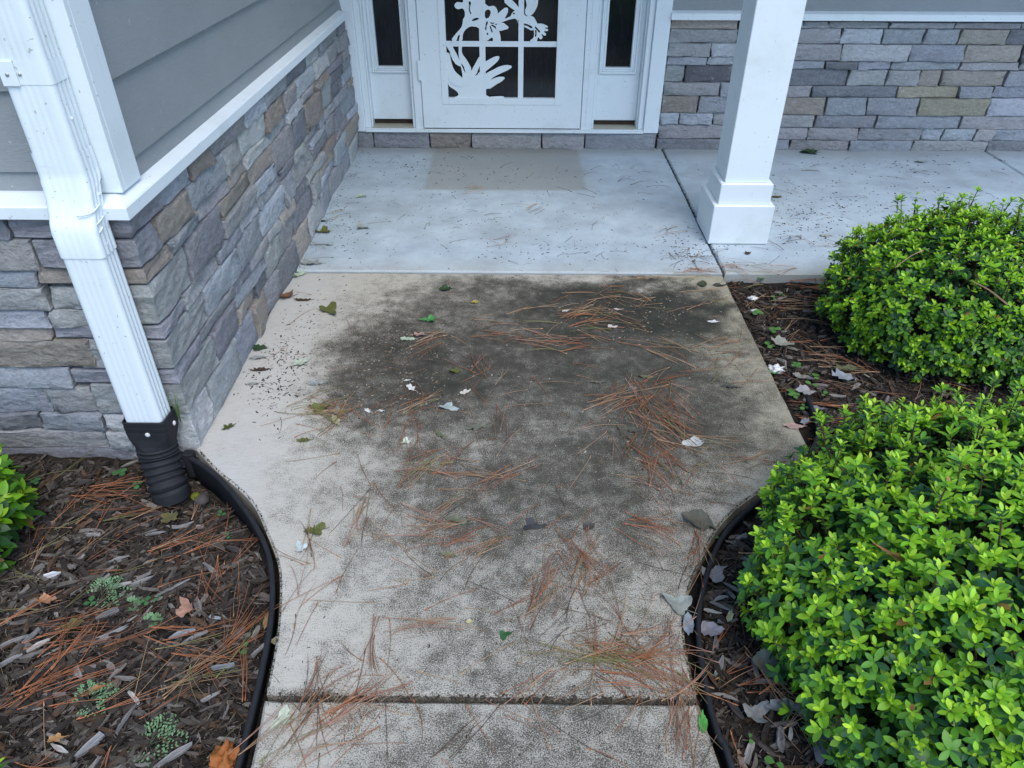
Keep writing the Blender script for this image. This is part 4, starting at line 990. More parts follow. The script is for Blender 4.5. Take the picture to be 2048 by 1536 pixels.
# (px, py, bundles, spread x, spread y (pixels), heading deg, spread deg, colour weights rust/tan/olive/pink/dark)
W_R, W_T, W_O, W_P, W_D = (6, 3, 1, 2, 0), (2, 6, 1, 1, 1), (1, 3, 6, 0, 0), (2, 3, 0, 6, 0), (1, 2, 1, 1, 6)
CL = [(1270, 598, 16, 110, 22, -8, 22, W_T), (1340, 560, 7, 100, 8, 0, 8, W_T), (1160, 618, 8, 60, 16, 38, 16, W_T), (1130, 676, 15, 100, 22, -12, 16, W_R), (1180, 640, 6, 80, 10, 5, 10, W_R), (1290, 640, 5, 70, 20, -35, 12, W_R), (1050, 650, 8, 80, 22, 15, 14, W_T), (1320, 700, 7, 80, 20, -35, 12, W_T),
      (1290, 780, 15, 60, 26, 42, 24, W_R), (1330, 835, 24, 45, 45, -62, 16, W_R), (1360, 870, 10, 40, 30, -55, 14, W_T), (1310, 930, 18, 40, 42, -70, 26, W_R), (1240, 800, 7, 50, 26, 28, 12, W_T), (1450, 740, 7, 55, 30, 30, 22, W_R), (1460, 690, 5, 50, 20, 12, 14, W_T), (1290, 870, 6, 40, 40, 80, 24, W_R),
      (675, 828, 11, 45, 22, 0, 70, W_R), (640, 800, 6, 40, 22, 25, 18, W_O), (640, 835, 4, 40, 10, 15, 14, W_O), (825, 830, 8, 40, 40, 55, 30, W_R), (820, 905, 6, 20, 40, 88, 10, W_R), (875, 930, 6, 40, 40, 60, 16, W_R), (850, 935, 4, 30, 12, 20, 16, W_O), (1012, 850, 4, 14, 50, 86, 14, W_R), (1030, 950, 4, 40, 14, 32, 6, W_R),
      (960, 738, 5, 30, 26, 70, 24, W_R), (870, 690, 4, 60, 20, 30, 10, W_T), (728, 1000, 3, 10, 50, 92, 6, W_T), (715, 1060, 3, 10, 30, 75, 6, W_D), (618, 1095, 3, 6, 40, 84, 10, W_D), (860, 1060, 9, 70, 22, -14, 22, W_R), (900, 960, 5, 50, 20, -18, 10, W_T), (960, 1090, 5, 40, 14, 34, 8, W_R), (870, 1025, 4, 30, 14, 40, 8, W_T),
      (1165, 1130, 13, 30, 40, 78, 18, W_R), (1080, 1170, 8, 40, 50, 62, 14, W_R), (1290, 1060, 6, 50, 22, -26, 16, W_R), (1090, 1230, 6, 60, 50, 52, 10, W_D), (1230, 1240, 6, 50, 50, -55, 22, W_R), (1190, 1316, 18, 90, 16, -2, 8, W_O), (1300, 1345, 17, 60, 32, -30, 16, W_R), (1270, 1310, 8, 80, 20, -12, 8, W_P), (1110, 1370, 4, 60, 14, 22, 10, W_T), (1320, 1290, 6, 40, 40, 50, 22, W_P),
      (745, 1290, 4, 4, 40, 86, 4, W_R), (840, 1250, 3, 30, 4, -6, 4, W_R), (700, 1400, 8, 80, 30, 32, 14, W_P), (632, 1390, 5, 14, 40, 84, 12, W_D), (575, 1450, 7, 40, 50, 58, 10, W_T), (640, 1470, 6, 40, 40, 55, 18, W_P), (940, 1475, 2, 20, 6, 40, 8, W_D), (1360, 1450, 12, 26, 60, 82, 12, W_P), (1390, 1380, 6, 40, 20, 0, 40, W_R), (600, 1180, 3, 14, 30, 70, 14, W_P), (1400, 1090, 5, 14, 50, 75, 16, W_R), (1500, 920, 5, 60, 26, 20, 16, W_T),
      (1385, 518, 10, 36, 12, 20, 50, W_D), (1340, 466, 4, 20, 8, 40, 20, W_D), (1400, 545, 8, 60, 8, -8, 14, W_R), (1060, 425, 3, 20, 10, 40, 16, W_T), (930, 385, 4, 50, 6, 2, 12, W_T), (1000, 490, 3, 30, 12, 10, 30, W_T), (660, 425, 3, 20, 14, 40, 24, W_D), (620, 495, 3, 24, 16, 20, 50, W_D), (1270, 360, 2, 40, 20, 30, 20, W_D), (1570, 480, 4, 30, 12, 20, 40, W_D), (1520, 540, 8, 70, 8, -10, 12, W_R), (1640, 500, 4, 50, 14, -20, 30, W_D), (1600, 335, 2, 30, 8, 0, 20, W_D), (1860, 350, 3, 40, 10, -20, 20, W_D), (1480, 585, 8, 30, 14, -20, 30, W_R)]
R = np.random.default_rng(9)
NCOL = np.array([RUST, TAN, OLIVE, PINK, DKB]); NNAME = ['rust brown', 'light tan', 'olive green', 'pinkish tan', 'dark brown']
pending = []
def zone(x, y):
    if y > 2.853: return 'porch floor'
    return 'near walkway slab' if y < .88 else 'stained walkway slab'
def on_slab(x, y):
    if y > 2.853: return x > -.93
    return left_edge_x(min(y, 1.64)) + .02 < x < min(right_edge_x(y) - .01, .9)
for px, py, nb, sx, sy, hd, hs, wt in CL:
    for k in range(int(nb * 1.3 + .5)):
        x, y = ground(px + R.normal(0, sx * .62), py + R.normal(0, sy * .62)); ci = R.choice(5, p=np.array(wt) / sum(wt))
        a = math.radians(R.normal(hd, hs * 1.1 + 2) + (180 if R.random() < .5 else 0)); L = R.uniform(.095, .175) * (.8 if y > 2.85 else 1)
        pending.append((x - math.cos(a) * L * .5, y - math.sin(a) * L * .5, a, L, int(R.choice([1, 2, 2, 3])), ci, k))
for k in range(170):
    x, y = ground(R.uniform(540, 1500), 540 + 980 * R.random() ** .8)
    pending.append((x, y, R.uniform(0, 6.28), R.uniform(.08, .16), 1, int(R.choice([0, 1, 1, 3, 4])), 9))
for k in range(80):
    x, y = ground(R.uniform(640, 2040), R.uniform(310, 530))
    if y < 2.87 or y > 4.45: continue
    pending.append((x, y, R.uniform(0, 6.28), R.uniform(.05, .12), 1, 4, 9))
protos = {}
for nn in (1, 2, 3):
    for v in range(4):
        V, Fc = bundle_geo(R, .15, nn); protos[nn, v] = (V, Fc, mesh('pine_needle', V, Fc, M['needle_ob'], True))
ok = [p for p in pending if on_slab(p[0] + math.cos(p[2]) * p[3] * .5, p[1] + math.sin(p[2]) * p[3] * .5)]
ok.sort(key=lambda p: -(p[3] * (p[4] + .5) / math.hypot(p[1], 1.45)))
bag = Bag()
for i, (x, y, a, L, nn, ci, k) in enumerate(ok):
    V, Fc, me_ = protos[nn, i % 4]; z = (.006 if y > 2.85 else 0) + .0006 + (R.uniform(0, .010) if k < 9 else 0) ; s = L / .15
    col = NCOL[ci] * R.uniform(.7, 1.25); tl = R.normal(0, .012) if k < 9 else 0
    if i < 200:
        o = link('pine_needle', me_, None, (x, y, z)); o.rotation_euler = (0, tl, a); o.scale = (s, 1, 1); o.color = (*col, 1)
        zn = zone(x, y); kind_ = 'bundle' if nn > 1 else 'single needle'
        tag(o, where(f'{"long" if L > .15 else "short"} {NNAME[ci]} needle {"strand pair trio".split()[nn - 1]} {heading(a)}', x + math.cos(a) * L * .5, y + math.sin(a) * L * .5, LM_W), 'pine needle', f'{NNAME[ci]} pine needle {"bundles" if nn > 1 else "strands"} on the {zn}')
    else:
        bag.add((rotm(a, tl) @ (V * np.array([s, 1, 1])).T).T + np.array([x, y, z]), Fc, col)
tag(link('needle_litter', bag.build('needle_litter', M['needle'])), 'thin loose scattering of dry pine needles over the concrete', 'pine litter', None, 'stuff')
mul = []
for side, n in (('L', 90), ('R', 300)):
    for x, y in bed_points(R, side, n):
        if side == 'R' and y > 1.6 and R.random() < .2: continue
        a = R.normal(.7, .55) if (side == 'L' and R.random() < .65) else R.uniform(0, 6.28)
        mul.append((x, y, a, R.uniform(.09, .2), int(R.choice([1, 2, 2, 3])), int(R.choice([0, 0, 0, 1, 2] if side == 'L' else [0, 0, 1, 1, 2, 4])), side))
for px, py, hd, n, ci in ((95, 1290, 15, 10, 0), (120, 1330, 75, 6, 0), (440, 1290, 60, 10, 0), (500, 1390, 88, 8, 0), (490, 1350, 68, 8, 2), (455, 1120, -70, 5, 0), (300, 1260, 0, 5, 0), (60, 1410, 30, 10, 0), (330, 1400, 50, 6, 1), (170, 975, 12, 10, 0), (310, 1080, 25, 6, 0), (1510, 1400, 0, 5, 0), (1480, 1330, -60, 6, 1), (1530, 1390, -40, 6, 1), (1560, 620, -10, 12, 1), (1620, 580, -15, 14, 0), (1600, 830, -25, 10, 0), (1640, 720, -15, 8, 1), (1500, 1020, 10, 6, 0), (1560, 770, -60, 5, 0)):
    for k in range(n):
        x, y = ground(px + R.normal(0, 26), py + R.normal(0, 18), -.03); mul.append((x, y, math.radians(R.normal(hd, 12)), R.uniform(.11, .19), int(R.choice([1, 2, 3])), ci, 'L' if px < 1000 else 'R'))
mul.sort(key=lambda p: -(p[3] * (p[4] + .5) / math.hypot(p[1], 1.45) * (1 if inframe((p[0], p[1], 0), -20) else 0)))
bag = Bag()
for i, (x, y, a, L, nn, ci, side) in enumerate(mul):
    V, Fc, me_ = protos[nn, i % 4]; s = L / .15; xm, ym = x + math.cos(a) * L * .5, y + math.sin(a) * L * .5
    if side == 'L' and (xm > left_edge_x(ym) - .03 or ym > 1.64): continue
    if side == 'R' and xm < right_edge_x(ym) + .03: continue
    z0 = bedz(xm, ym) + R.uniform(.012, .026); col = NCOL[ci] * R.uniform(.7, 1.3) * (1.12 if ci == 0 else 1); tl = R.normal(0, .05)
    p = np.array([x, y, z0 + math.sin(tl) * L * .5])
    if i < 100:
        o = link('pine_needle', me_, None, tuple(p)); o.rotation_euler = (0, tl, a); o.scale = (s, 1, 1); o.color = (*col, 1)
        bn = 'left' if side == 'L' else 'right'
        tag(o, where(f'{"long" if L > .15 else "short"} {NNAME[ci]} needle {"strand pair trio".split()[nn - 1]} {heading(a)}', xm, ym, LM_L if side == "L" else LM_B, -.03), 'pine needle', f'{NNAME[ci]} pine needle {"bundles" if nn > 1 else "strands"} on the {bn} mulch bed')
    else: bag.add((rotm(a, tl) @ (V * np.array([s, 1, 1])).T).T + p, Fc, col)
tag(link('needle_litter', bag.build('needle_litter', M['needle'])), 'dry rust and tan pine needles caught among the bark mulch', 'pine litter', None, 'stuff')

# ================================================================== FALLEN LEAVES
def dead_leaf(R, kind, L):
    """irregular dry leaf: outline fan with cupping, lobes and a stalk; lies around its own centre"""
    n = 22; V = [(0, 0, .004)]; Fc = []
    lob = {'oval': (0, 0, .48), 'lobed': (3, .30, .8), 'round': (0, 0, .85), 'ragged': (5, .22, .6), 'narrow': (0, 0, .3), 'curl': (4, .16, .62), 'tri': (3, .34, .75)}[kind]
    ph = R.uniform(0, 6.28); cup = {'curl': .75, 'round': .34}.get(kind, .28) * R.uniform(.6, 1.4); tw_ = R.normal(0, .25)
    for ring in (.5, 1.0):
        for i in range(n):
            a = 2 * math.pi * i / n; rr = .5 * L * ring * (1 + (lob[1] * math.cos(lob[0] * a + ph) + .07 * R.normal()) * ring)
            x, y = rr * math.cos(a), rr * math.sin(a) * lob[2]
            pt = 1 + (.25 if abs(math.cos(a)) > .97 else 0) * ring; x *= pt
            z = cup * (x * x * .5 + y * y * 1.4) / L * 1.6 + (.05 * L * R.normal()) * ring + .10 * abs(y) + tw_ * x * y / L * 2 + .002
            V.append((x, y, max(.0015, z)))
    for i in range(n):
        j = (i + 1) % n; Fc += [(0, 1 + i, 1 + j), (1 + i, 1 + n + i, 1 + n + j, 1 + j)]
    v, f = tube([(.45 * L, 0, .003), (.62 * L, .03 * L, .004), (.8 * L, .10 * L, .003)], [.0011, .0009, .0007], 4); o = len(V)
    return V + [tuple(q) for q in v], Fc + [tuple(i + o for i in q) for q in f]
OLV, GRN, DGR, PGR, GRY, PINKL, BRNL, DBR, YEL, WHT, BLU, ORG = (.10, .11, .03), (.06, .22, .06), (.03, .06, .025), (.34, .42, .30), (.26, .28, .26), (.36, .24, .20), (.15, .075, .04), (.055, .038, .027), (.34, .27, .06), (.60, .59, .53), (.32, .38, .36), (.42, .15, .035)
LV = [(660, 622, .075, -60, OLV, 'lobed', 'olive two lobed fallen leaf on the clean strip beside the stone wall'), (605, 601, .06, 0, DBR, 'narrow', 'dark brown narrow leaf on the walkway near the wall and porch edge'), (574, 596, .06, 30, BRNL, 'curl', 'brown curled leaf wedged against the foot of the stone wall'),
      (592, 553, .055, 20, PGR, 'tri', 'pale green folded leaf leaning on the stone wall at the porch edge'), (622, 530, .085, -5, GRY, 'ragged', 'long gray green leaf at the porch edge by the stone wall'), (647, 467, .06, 10, OLV, 'tri', 'olive brown leaf on the porch beside the stone wall'), (640, 446, .06, 0, DGR, 'narrow', 'dark twiggy leaf on the porch beside the stone wall'),
      (722, 396, .045, 20, PGR, 'tri', 'small pale leaf on the porch left of the mat mark'), (724, 459, .055, -20, GRY, 'lobed', 'gray green spiky leaf on the left of the porch floor'), (890, 580, .05, 10, DGR, 'round', 'dark leaf just below the porch edge, left of the yellow leaf'), (949, 606, .028, 0, YEL, 'round', 'tiny yellow leaf on the upper walkway stain'),
      (858, 641, .05, 15, GRN, 'lobed', 'bright green leaf on the dark walkway stain'), (814, 679, .048, -5, PGR, 'oval', 'pale green leaf beside a pinkish seed pod on the walkway'), (838, 672, .036, 5, PINKL, 'curl', 'pinkish brown seed pod on the walkway stain'), (908, 745, .036, 0, OLV, 'curl', 'small olive cupped leaf on the middle of the walkway'),
      (897, 816, .048, -20, BLU, 'tri', 'pale blue green triangular leaf on the middle of the walkway'), (822, 777, .035, -50, WHT, 'ragged', 'whitish torn leaf scrap on the walkway'), (814, 762, .018, 10, WHT, 'ragged', 'tiny white scrap above the torn leaf scrap'), (930, 786, .034, 40, (.55, .52, .44), 'ragged', 'pale tan leaf scrap right of the blue green leaf'),
      (735, 822, .026, -40, WHT, 'ragged', 'white flake right of the olive needle clump'), (761, 823, .018, 0, WHT, 'ragged', 'small white square flake right of the needle clump'), (812, 885, .03, 30, (.5, .56, .44), 'lobed', 'pale mint leaf scrap near the walkway centre left'), (608, 882, .038, 5, OLV, 'oval', 'olive oval leaf on the pale left side of the walkway'),
      (457, 856, .034, 40, (.06, .07, .015), 'ragged', 'dark mossy leaf near the corner of the stone wall'), (517, 698, .045, 0, DGR, 'lobed', 'dark green leaf against the foot of the stone wall'), (516, 717, .05, 10, GRY, 'oval', 'gray green leaf just below the dark green leaf at the wall'), (520, 741, .055, 5, DBR, 'narrow', 'dark bark strip beside the stone wall'), (504, 769, .035, 10, GRY, 'oval', 'gray oval leaf with a stalk beside the stone wall'),
      (600, 728, .055, 35, (.36, .42, .33), 'ragged', 'translucent pale green leaf left of the stain'), (630, 768, .05, 0, GRY, 'oval', 'gray leaf at the left edge of the walkway stain'), (672, 842, .05, -60, (.35, .34, .2), 'oval', 'tan green leaf in the olive needle clump'), (640, 820, .05, 40, OLV, 'lobed', 'dark olive leaf under the needle clump on the left'),
      (632, 1063, .046, 15, OLV, 'lobed', 'olive lobed leaf on the left of the walkway above the white leaf'), (602, 1096, .034, -60, (.5, .56, .54), 'tri', 'small bluish white leaf near the left walkway edge'), (899, 1112, .034, -10, (.16, .17, .09), 'oval', 'olive gray leaf left of centre on the lower walkway'), (912, 1042, .065, -18, (.13, .14, .09), 'narrow', 'olive gray long leaf among needles on the lower walkway'),
      (1065, 1053, .048, 0, (.05, .05, .05), 'tri', 'dark curled leaf on the lower walkway left of the round leaf'), (1178, 1055, .030, 30, (.06, .06, .055), 'round', 'small dark round leaf on the lower walkway'), (1395, 1045, .075, -35, (.10, .10, .075), 'round', 'large dark gray leaf on the right walkway edge above the edging'),
      (1355, 1210, .062, -40, (.25, .27, .235), 'lobed', 'large pale gray lobed leaf on the right walkway edge'), (1376, 1250, .055, 80, (.20, .23, .25), 'oval', 'blue gray leaf tucked beside the right edging'), (1420, 1262, .052, 0, (.24, .23, .25), 'round', 'mauve gray leaf on the mulch beside the right edging'), (1428, 1150, .06, 30, (.20, .20, .20), 'tri', 'gray leaf on the mulch beside the upper right edging'),
      (1404, 570, .045, 80, (.06, .065, .035), 'round', 'dark olive leaf at the upper right corner of the walkway'), (1438, 572, .05, 0, (.05, .055, .035), 'oval', 'dark leaf at the very edge of the walkway by the shrub bed'), (1223, 655, .030, 10, WHT, 'tri', 'white petal on the darkest walkway stain'), (1425, 645, .036, 0, (.6, .62, .6), 'oval', 'pale petal at the right of the darkest stain'),
      (1236, 620, .028, 0, (.55, .5, .44), 'oval', 'pale tan petal above the white petal on the stain'), (1131, 623, .030, 30, (.5, .47, .42), 'oval', 'pale petal among needles on the upper stain'), (1448, 678, .036, 30, (.16, .12, .07), 'oval', 'small brown leaf on the upper right of the walkway'), (1388, 887, .055, 20, (.40, .42, .40), 'lobed', 'pale lobed leaf with a long stalk right of the needle pile'),
      (1586, 854, .055, -5, PINKL, 'oval', 'pink leaf on the right walkway edge near the front shrub'), (566, 1440, .045, 60, (.42, .46, .34), 'tri', 'pale green leaf on the near walkway slab left edge'), (1405, 1448, .040, 80, (.07, .27, .05), 'oval', 'green leaf on the near walkway slab right edge'), (1010, 1271, .026, 20, (.03, .10, .03), 'lobed', 'tiny dark green leaf on the lower walkway'),
      (938, 1245, .014, 0, (.5, .46, .22), 'round', 'tiny yellow speck of leaf on the lower walkway'), (1616, 308, .10, 0, DGR, 'ragged', 'large dark leaf on the porch at the foot of the back wall'), (1626, 299, .05, 0, (.02, .03, .02), 'curl', 'black green curled leaf touching the porch back wall'), (1550, 397, .05, -10, (.08, .075, .03), 'oval', 'olive leaf behind the right side of the post base'),
      (1265, 862, .030, 0, (.08, .08, .06), 'round', 'dark round leaf among needles right of centre'), (1840, 327, .06, 0, GRY, 'ragged', 'gray green leaf on the far right of the porch'), (1495, 510, .03, 30, DBR, 'round', 'dark brown leaf below the post base'), (1650, 475, .05, 0, (.3, .32, .28), 'oval', 'pale gray leaf on the porch between post and rear shrub'), (720, 1020, .04, 70, (.36, .35, .26), 'ragged', 'tan skeleton leaf beside a long needle on the walkway'),
      (1195, 765, .045, 0, (.12, .13, .10), 'narrow', 'gray leaf above the needle pile on the walkway'), (1290, 755, .05, -10, (.12, .13, .07), 'narrow', 'olive narrow leaf at the top of the needle pile'), (880, 870, .05, -50, (.13, .14, .07), 'narrow', 'olive pointed leaf pair at the walkway middle'), (955, 855, .06, 20, (.14, .14, .10), 'oval', 'faded olive leaf at the walkway centre'), (1460, 775, .05, -8, (.06, .06, .055), 'narrow', 'thin dark bark strip on the right of the walkway')]
R = np.random.default_rng(41)
for px, py, L, a, c, kd, lab in LV:
    x, y = ground(px, py); inbed = not on_slab(x, y) and (px > 1395 or px < 480) and y < 2.85
    V, Fc = dead_leaf(R, kd, L); z = bedz(x, y) + .022 if inbed else (.0065 if y > 2.853 else .0005)
    if inbed: x, y = ground(px, py, z)
    o = link('fallen_leaf', mesh('fallen_leaf', V, Fc, M['deadleaf'], True), None, (x, y, z)); o.rotation_euler.z = math.radians(a); o.color = (*c, 1)
    tag(o, lab, 'leaf', 'fallen leaves on the walkway and porch' if not inbed else 'fallen leaves on the right bed')
BEDL = [(95, 1206, .045, 0, (.36, .20, .11), 'curl', 'tan curled leaf on the left mulch below the dark shrub'), (374, 1217, .05, -50, (.34, .19, .13), 'tri', 'pinkish brown bark flake in the middle of the left mulch'), (150, 1255, .05, 0, (.10, .08, .03), 'ragged', 'olive brown leaf on the left mulch under orange needles'), (535, 1235, .04, 80, (.28, .17, .08), 'oval', 'tan leaf against the left edging'),
        (700, 1, 0, 0, OLV, '', ''), (200, 1385, .022, 20, (.42, .18, .07), 'oval', 'small orange leaf beside a feathery weed in the left bed'), (120, 1490, .03, 10, (.36, .2, .08), 'ragged', 'orange tan leaf scrap near the bottom left leaves'), (330, 1010, .05, -20, (.11, .10, .04), 'lobed', 'olive lobed leaf below the drain pipe'), (555, 1280, .04, 50, (.32, .30, .18), 'oval', 'yellow tan leaf at the left edging and slab gap'),
        (1560, 690, .07, -30, (.24, .24, .20), 'curl', 'gray tan curled leaf on the right bed beside green seedlings'), (1600, 755, .05, -10, (.22, .21, .19), 'oval', 'gray leaf below the seedlings at the rear shrub'), (1610, 785, .055, 0, (.26, .25, .25), 'round', 'silver gray leaf between the two right shrubs'), (1685, 757, .08, 0, (.22, .24, .27), 'ragged', 'blue gray leaf under the rear shrub'), (1690, 740, .08, -5, (.11, .12, .06), 'ragged', 'olive torn leaf under the rear shrub'),
        (1630, 820, .05, -15, (.17, .17, .19), 'oval', 'slate gray leaf near the right edging corner'), (1610, 850, .05, 70, (.24, .26, .27), 'ragged', 'pale gray leaf lying against the right edging'), (1530, 1335, .07, 0, (.22, .24, .20), 'round', 'large gray green leaf under the front shrub'), (1560, 1420, .065, 0, (.24, .25, .25), 'oval', 'gray oval leaf on mulch below the front shrub'), (1600, 1425, .06, -30, (.28, .30, .26), 'ragged', 'pale gray ragged leaf right of the gray oval leaf'),
        (1510, 1430, .06, 30, (.24, .25, .24), 'tri', 'gray triangular leaf left of the gray oval leaf'), (1650, 1490, .07, 60, (.2, .21, .22), 'lobed', 'dark gray lobed leaf at the foot of the front shrub'), (1460, 1232, .03, 60, (.45, .42, .22), 'oval', 'yellowish leaf scrap between edging and front shrub')]
for px, py, L, a, c, kd, lab in BEDL:
    if not L: continue
    x, y = ground(px, py, -.025); V, Fc = dead_leaf(R, kd, L)
    o = link('fallen_leaf', mesh('fallen_leaf', V, Fc, M['deadleaf'], True), None, (x, y, bedz(x, y) + .022)); o.rotation_euler = (R.normal(0, .15), R.normal(0, .15), math.radians(a)); o.color = (*c, 1)
    tag(o, lab, 'leaf', 'fallen leaves on the ' + ('left' if px < 1000 else 'right') + ' bed')
# crumpled orange leaf at the bottom
bm = bmesh.new(); bmesh.ops.create_icosphere(bm, subdivisions=4, radius=.034)
for v in bm.verts:
    p = v.co.normalized(); k = .8 + .6 * noise.noise(p * 2.3 + Vector((3, 1, 7))) + .35 * abs(noise.noise(p * 6)) + .12 * noise.noise(p * 15)
    v.co = Vector((p.x * .030 * k, p.y * .036 * k, max(-.008, p.z * .034 * k)))
x, y = ground(452, 1524, -.02); o = link('orange_leaf', bm_mesh('orange_leaf', bm, M['deadleaf'], True), None, (x, y, bedz(x, y) + .022)); o.color = (.30, .105, .028, 1)
tag(o, 'crumpled orange brown dried leaf at the bottom edge of the left bed', 'leaf')
# white crumbly flakes in the right bed
for px, py, s, lab in ((1553, 735, .034, 'white crumbly foam flake on the edge of the walkway by the rear shrub'), (1511, 622, .022, 'white oval flake on the right bed near the porch'), (1506, 594, .022, 'pale pinkish petal on the right bed nearest the porch')):
    bm = bmesh.new(); bmesh.ops.create_icosphere(bm, subdivisions=3, radius=s)
    for v in bm.verts:
        p = v.co.normalized(); k = .75 + .9 * noise.noise(p * 2.6 + Vector((px, 0, 0))) + .25 * noise.noise(p * 8); v.co = Vector((p.x * s * k, p.y * s * k * .7, p.z * s * k * .35))
    x, y = ground(px, py, -.02); tag(link('white_flake', bm_mesh('white_flake', bm, M['whitechip'], True), None, (x, y, bedz(x, y) + .026)), lab, 'flake')
# mossy pebble by the drain pipe
peb = tag(empty('mossy_pebble', (*ground(400, 985, -.05), -.075)), 'dark pebble with a tuft of bright moss beside the drain pipe', 'pebble')
bm = bmesh.new(); bmesh.ops.create_icosphere(bm, subdivisions=3, radius=.022)
for v in bm.verts: v.co = v.co * (1 + .18 * noise.noise(v.co * 60)); v.co.z *= .7
link('stone', bm_mesh('stone', bm, M['pebble'], True), peb)
bm = bmesh.new(); bmesh.ops.create_icosphere(bm, subdivisions=3, radius=.013)
for v in bm.verts: v.co = v.co * (1 + .3 * noise.noise(v.co * 150)) + Vector((-.016, 0, .010))
link('moss', bm_mesh('moss', bm, M['moss'], True), peb)

# ================================================================== SMALL WEEDS
def place_part(root, name, V, Fc, mat, col=None):
    o = link(name, mesh(name, V, Fc, mat, True), root)
    if col is not None: o.color = (*col, 1)
    return o
rl_V, rl_F = leaf_template(1, .85, .6, .12, .12, 5)
rl_mesh = mesh('leaf', rl_V, rl_F, M['leaf_ob'], True)
SEED_L = [(75, 966, 4, .016, 0), (240, 944, 4, .022, 0), (268, 955, 3, .018, 0), (182, 1204, 3, .015, 0), (292, 1205, 3, .014, 0), (435, 1000, 3, .014, 0), (448, 1050, 2, .012, 0), (490, 1300, 2, .016, 0), (315, 1194, 2, .012, 0),
          (1460, 553, 2, .024, 1), (1512, 632, 4, .024, 1), (1548, 600, 2, .020, 1), (1562, 592, 2, .016, 1), (1546, 668, 4, .024, 1), (1538, 692, 4, .022, 1), (1590, 737, 4, .022, 1), (1545, 745, 4, .022, 1), (1630, 758, 3, .020, 1), (1622, 773, 2, .020, 1), (1583, 785, 5, .016, 1), (1587, 795, 4, .018, 1), (1647, 790, 2, .018, 1), (1607, 820, 3, .017, 1), (1660, 840, 3, .017, 1), (1520, 562, 4, .018, 1), (1500, 1475, 2, .012, 1), (1625, 1475, 3, .018, 1), (1550, 1528, 2, .020, 1), (1430, 1075, 2, .012, 1), (1478, 1040, 2, .012, 1)]
R = np.random.default_rng(55)
for px, py, n, s, rgt in SEED_L:
    x, y = ground(px, py, -.03); z = bedz(x, y) + .005
    root = tag(empty('seedling', (x, y, z)), None, 'seedling', 'round leaved seedlings in the ' + ('right' if rgt else 'left') + ' bed')
    root['label'] = where(f'{[0, 0, "two", "three", "four", "five"][n]} leaved {"small" if s < .018 else "larger"} green seedling', x, y, LM_B if rgt else LM_L, -.03)
    col = np.array((.10, .24, .055)) if rgt else np.array((.07, .19, .06)); hgt = s * R.uniform(.9, 1.3); ph = R.uniform(0, 6)
    V, Fc = tube([(0, 0, -.004), (.001, 0, hgt)], .0011, 5); place_part(root, 'stem', V, Fc, M['stem'])
    for i in range(n):
        a = ph + i * 6.283 / n + R.normal(0, .2); d = np.array([math.cos(a), math.sin(a), R.uniform(.0, .3)]); B = frame_from(d, np.array([0, 0, 1.0])) * s * R.uniform(.8, 1.15)
        o = link('leaf', rl_mesh, root); o.color = (*(col * R.uniform(.8, 1.25)), 1); o.matrix_local = Matrix([list(B[k]) + [(.001 * d[0], .001 * d[1], hgt)[k]] for k in range(3)] + [[0, 0, 0, 1]])
ft = leaf_template(1, .55, .6, .1, .1, 3)
FW = [(200, 1165, .052, 4, 'largest feathery weed in the upper left mulch below the dark shrub'), (258, 1185, .022, 3, 'tiny feathery weed right of the largest one in the left bed'), (296, 1222, .022, 3, 'faint feathery weed near the pinkish bark flake'), (183, 1390, .044, 4, 'feathery weed in the lower left mulch beside an orange leaf'), (300, 1470, .06, 5, 'tall feathery weed near the bottom of the left bed')]
for px, py, s, n, lab in FW:
    x, y = ground(px, py + 20, -.03); root = tag(empty('feathery_weed', (x, y, bedz(x, y))), lab, 'weed', 'feathery weeds in the left bed')
    for f in range(n):
        a = 1.2 + (f - n / 2) * .75 + R.normal(0, .2); d = np.array([math.cos(a), math.sin(a), R.uniform(.25, .6)]); d /= np.linalg.norm(d); bag = Bag()
        pts = [d * s * t + np.array([0, 0, .012 - .4 * s * t * t]) for t in np.linspace(0, 1.25, 6)]
        V, Fc = tube(pts, .0008, 4); bag.add(np.array(V), Fc, (.09, .14, .07))
        side = np.cross(d, [0, 0, 1.0]); side /= np.linalg.norm(side)
        for t in np.linspace(.25, 1.25, 8):
            for sg in (-1, 1):
                for q in (.35, .7, 1.0):
                    ln = s * .42 * (1.35 - t) + .004; P = d * s * t + np.array([0, 0, .012 - .4 * s * t * t]) + side * sg * ln * q
                    B = frame_from(d * .7 + side * sg * .7 + R.normal(0, .25, 3), np.array([0, 0, 1.0])) * R.uniform(.006, .009)
                    bag.add((B @ ft[0].T).T + P, ft[1], np.array((.19, .33, .16)) * R.uniform(.8, 1.25))
        link('frond', bag.build('frond', M['leaf']), root)
# grass blades rooted behind the downspout
x, y = -.965, 1.66; root = tag(empty('grass_tuft', (x, y, .12)), 'small green grass tuft growing on the stone corner beside the downspout', 'grass')
for k in range(9):
    a = R.uniform(0, 6.28); pts = catmull([(0, 0, 0), (math.cos(a) * .006, math.sin(a) * .006, .045), (math.cos(a) * .018, math.sin(a) * .018, R.uniform(.06, .10))], 3)
    V, Fc = tube(pts, np.linspace(.0016, .0004, len(pts)), 4); place_part(root, 'blade', V, Fc, M['leaf_ob'], (.10, .20, .04))
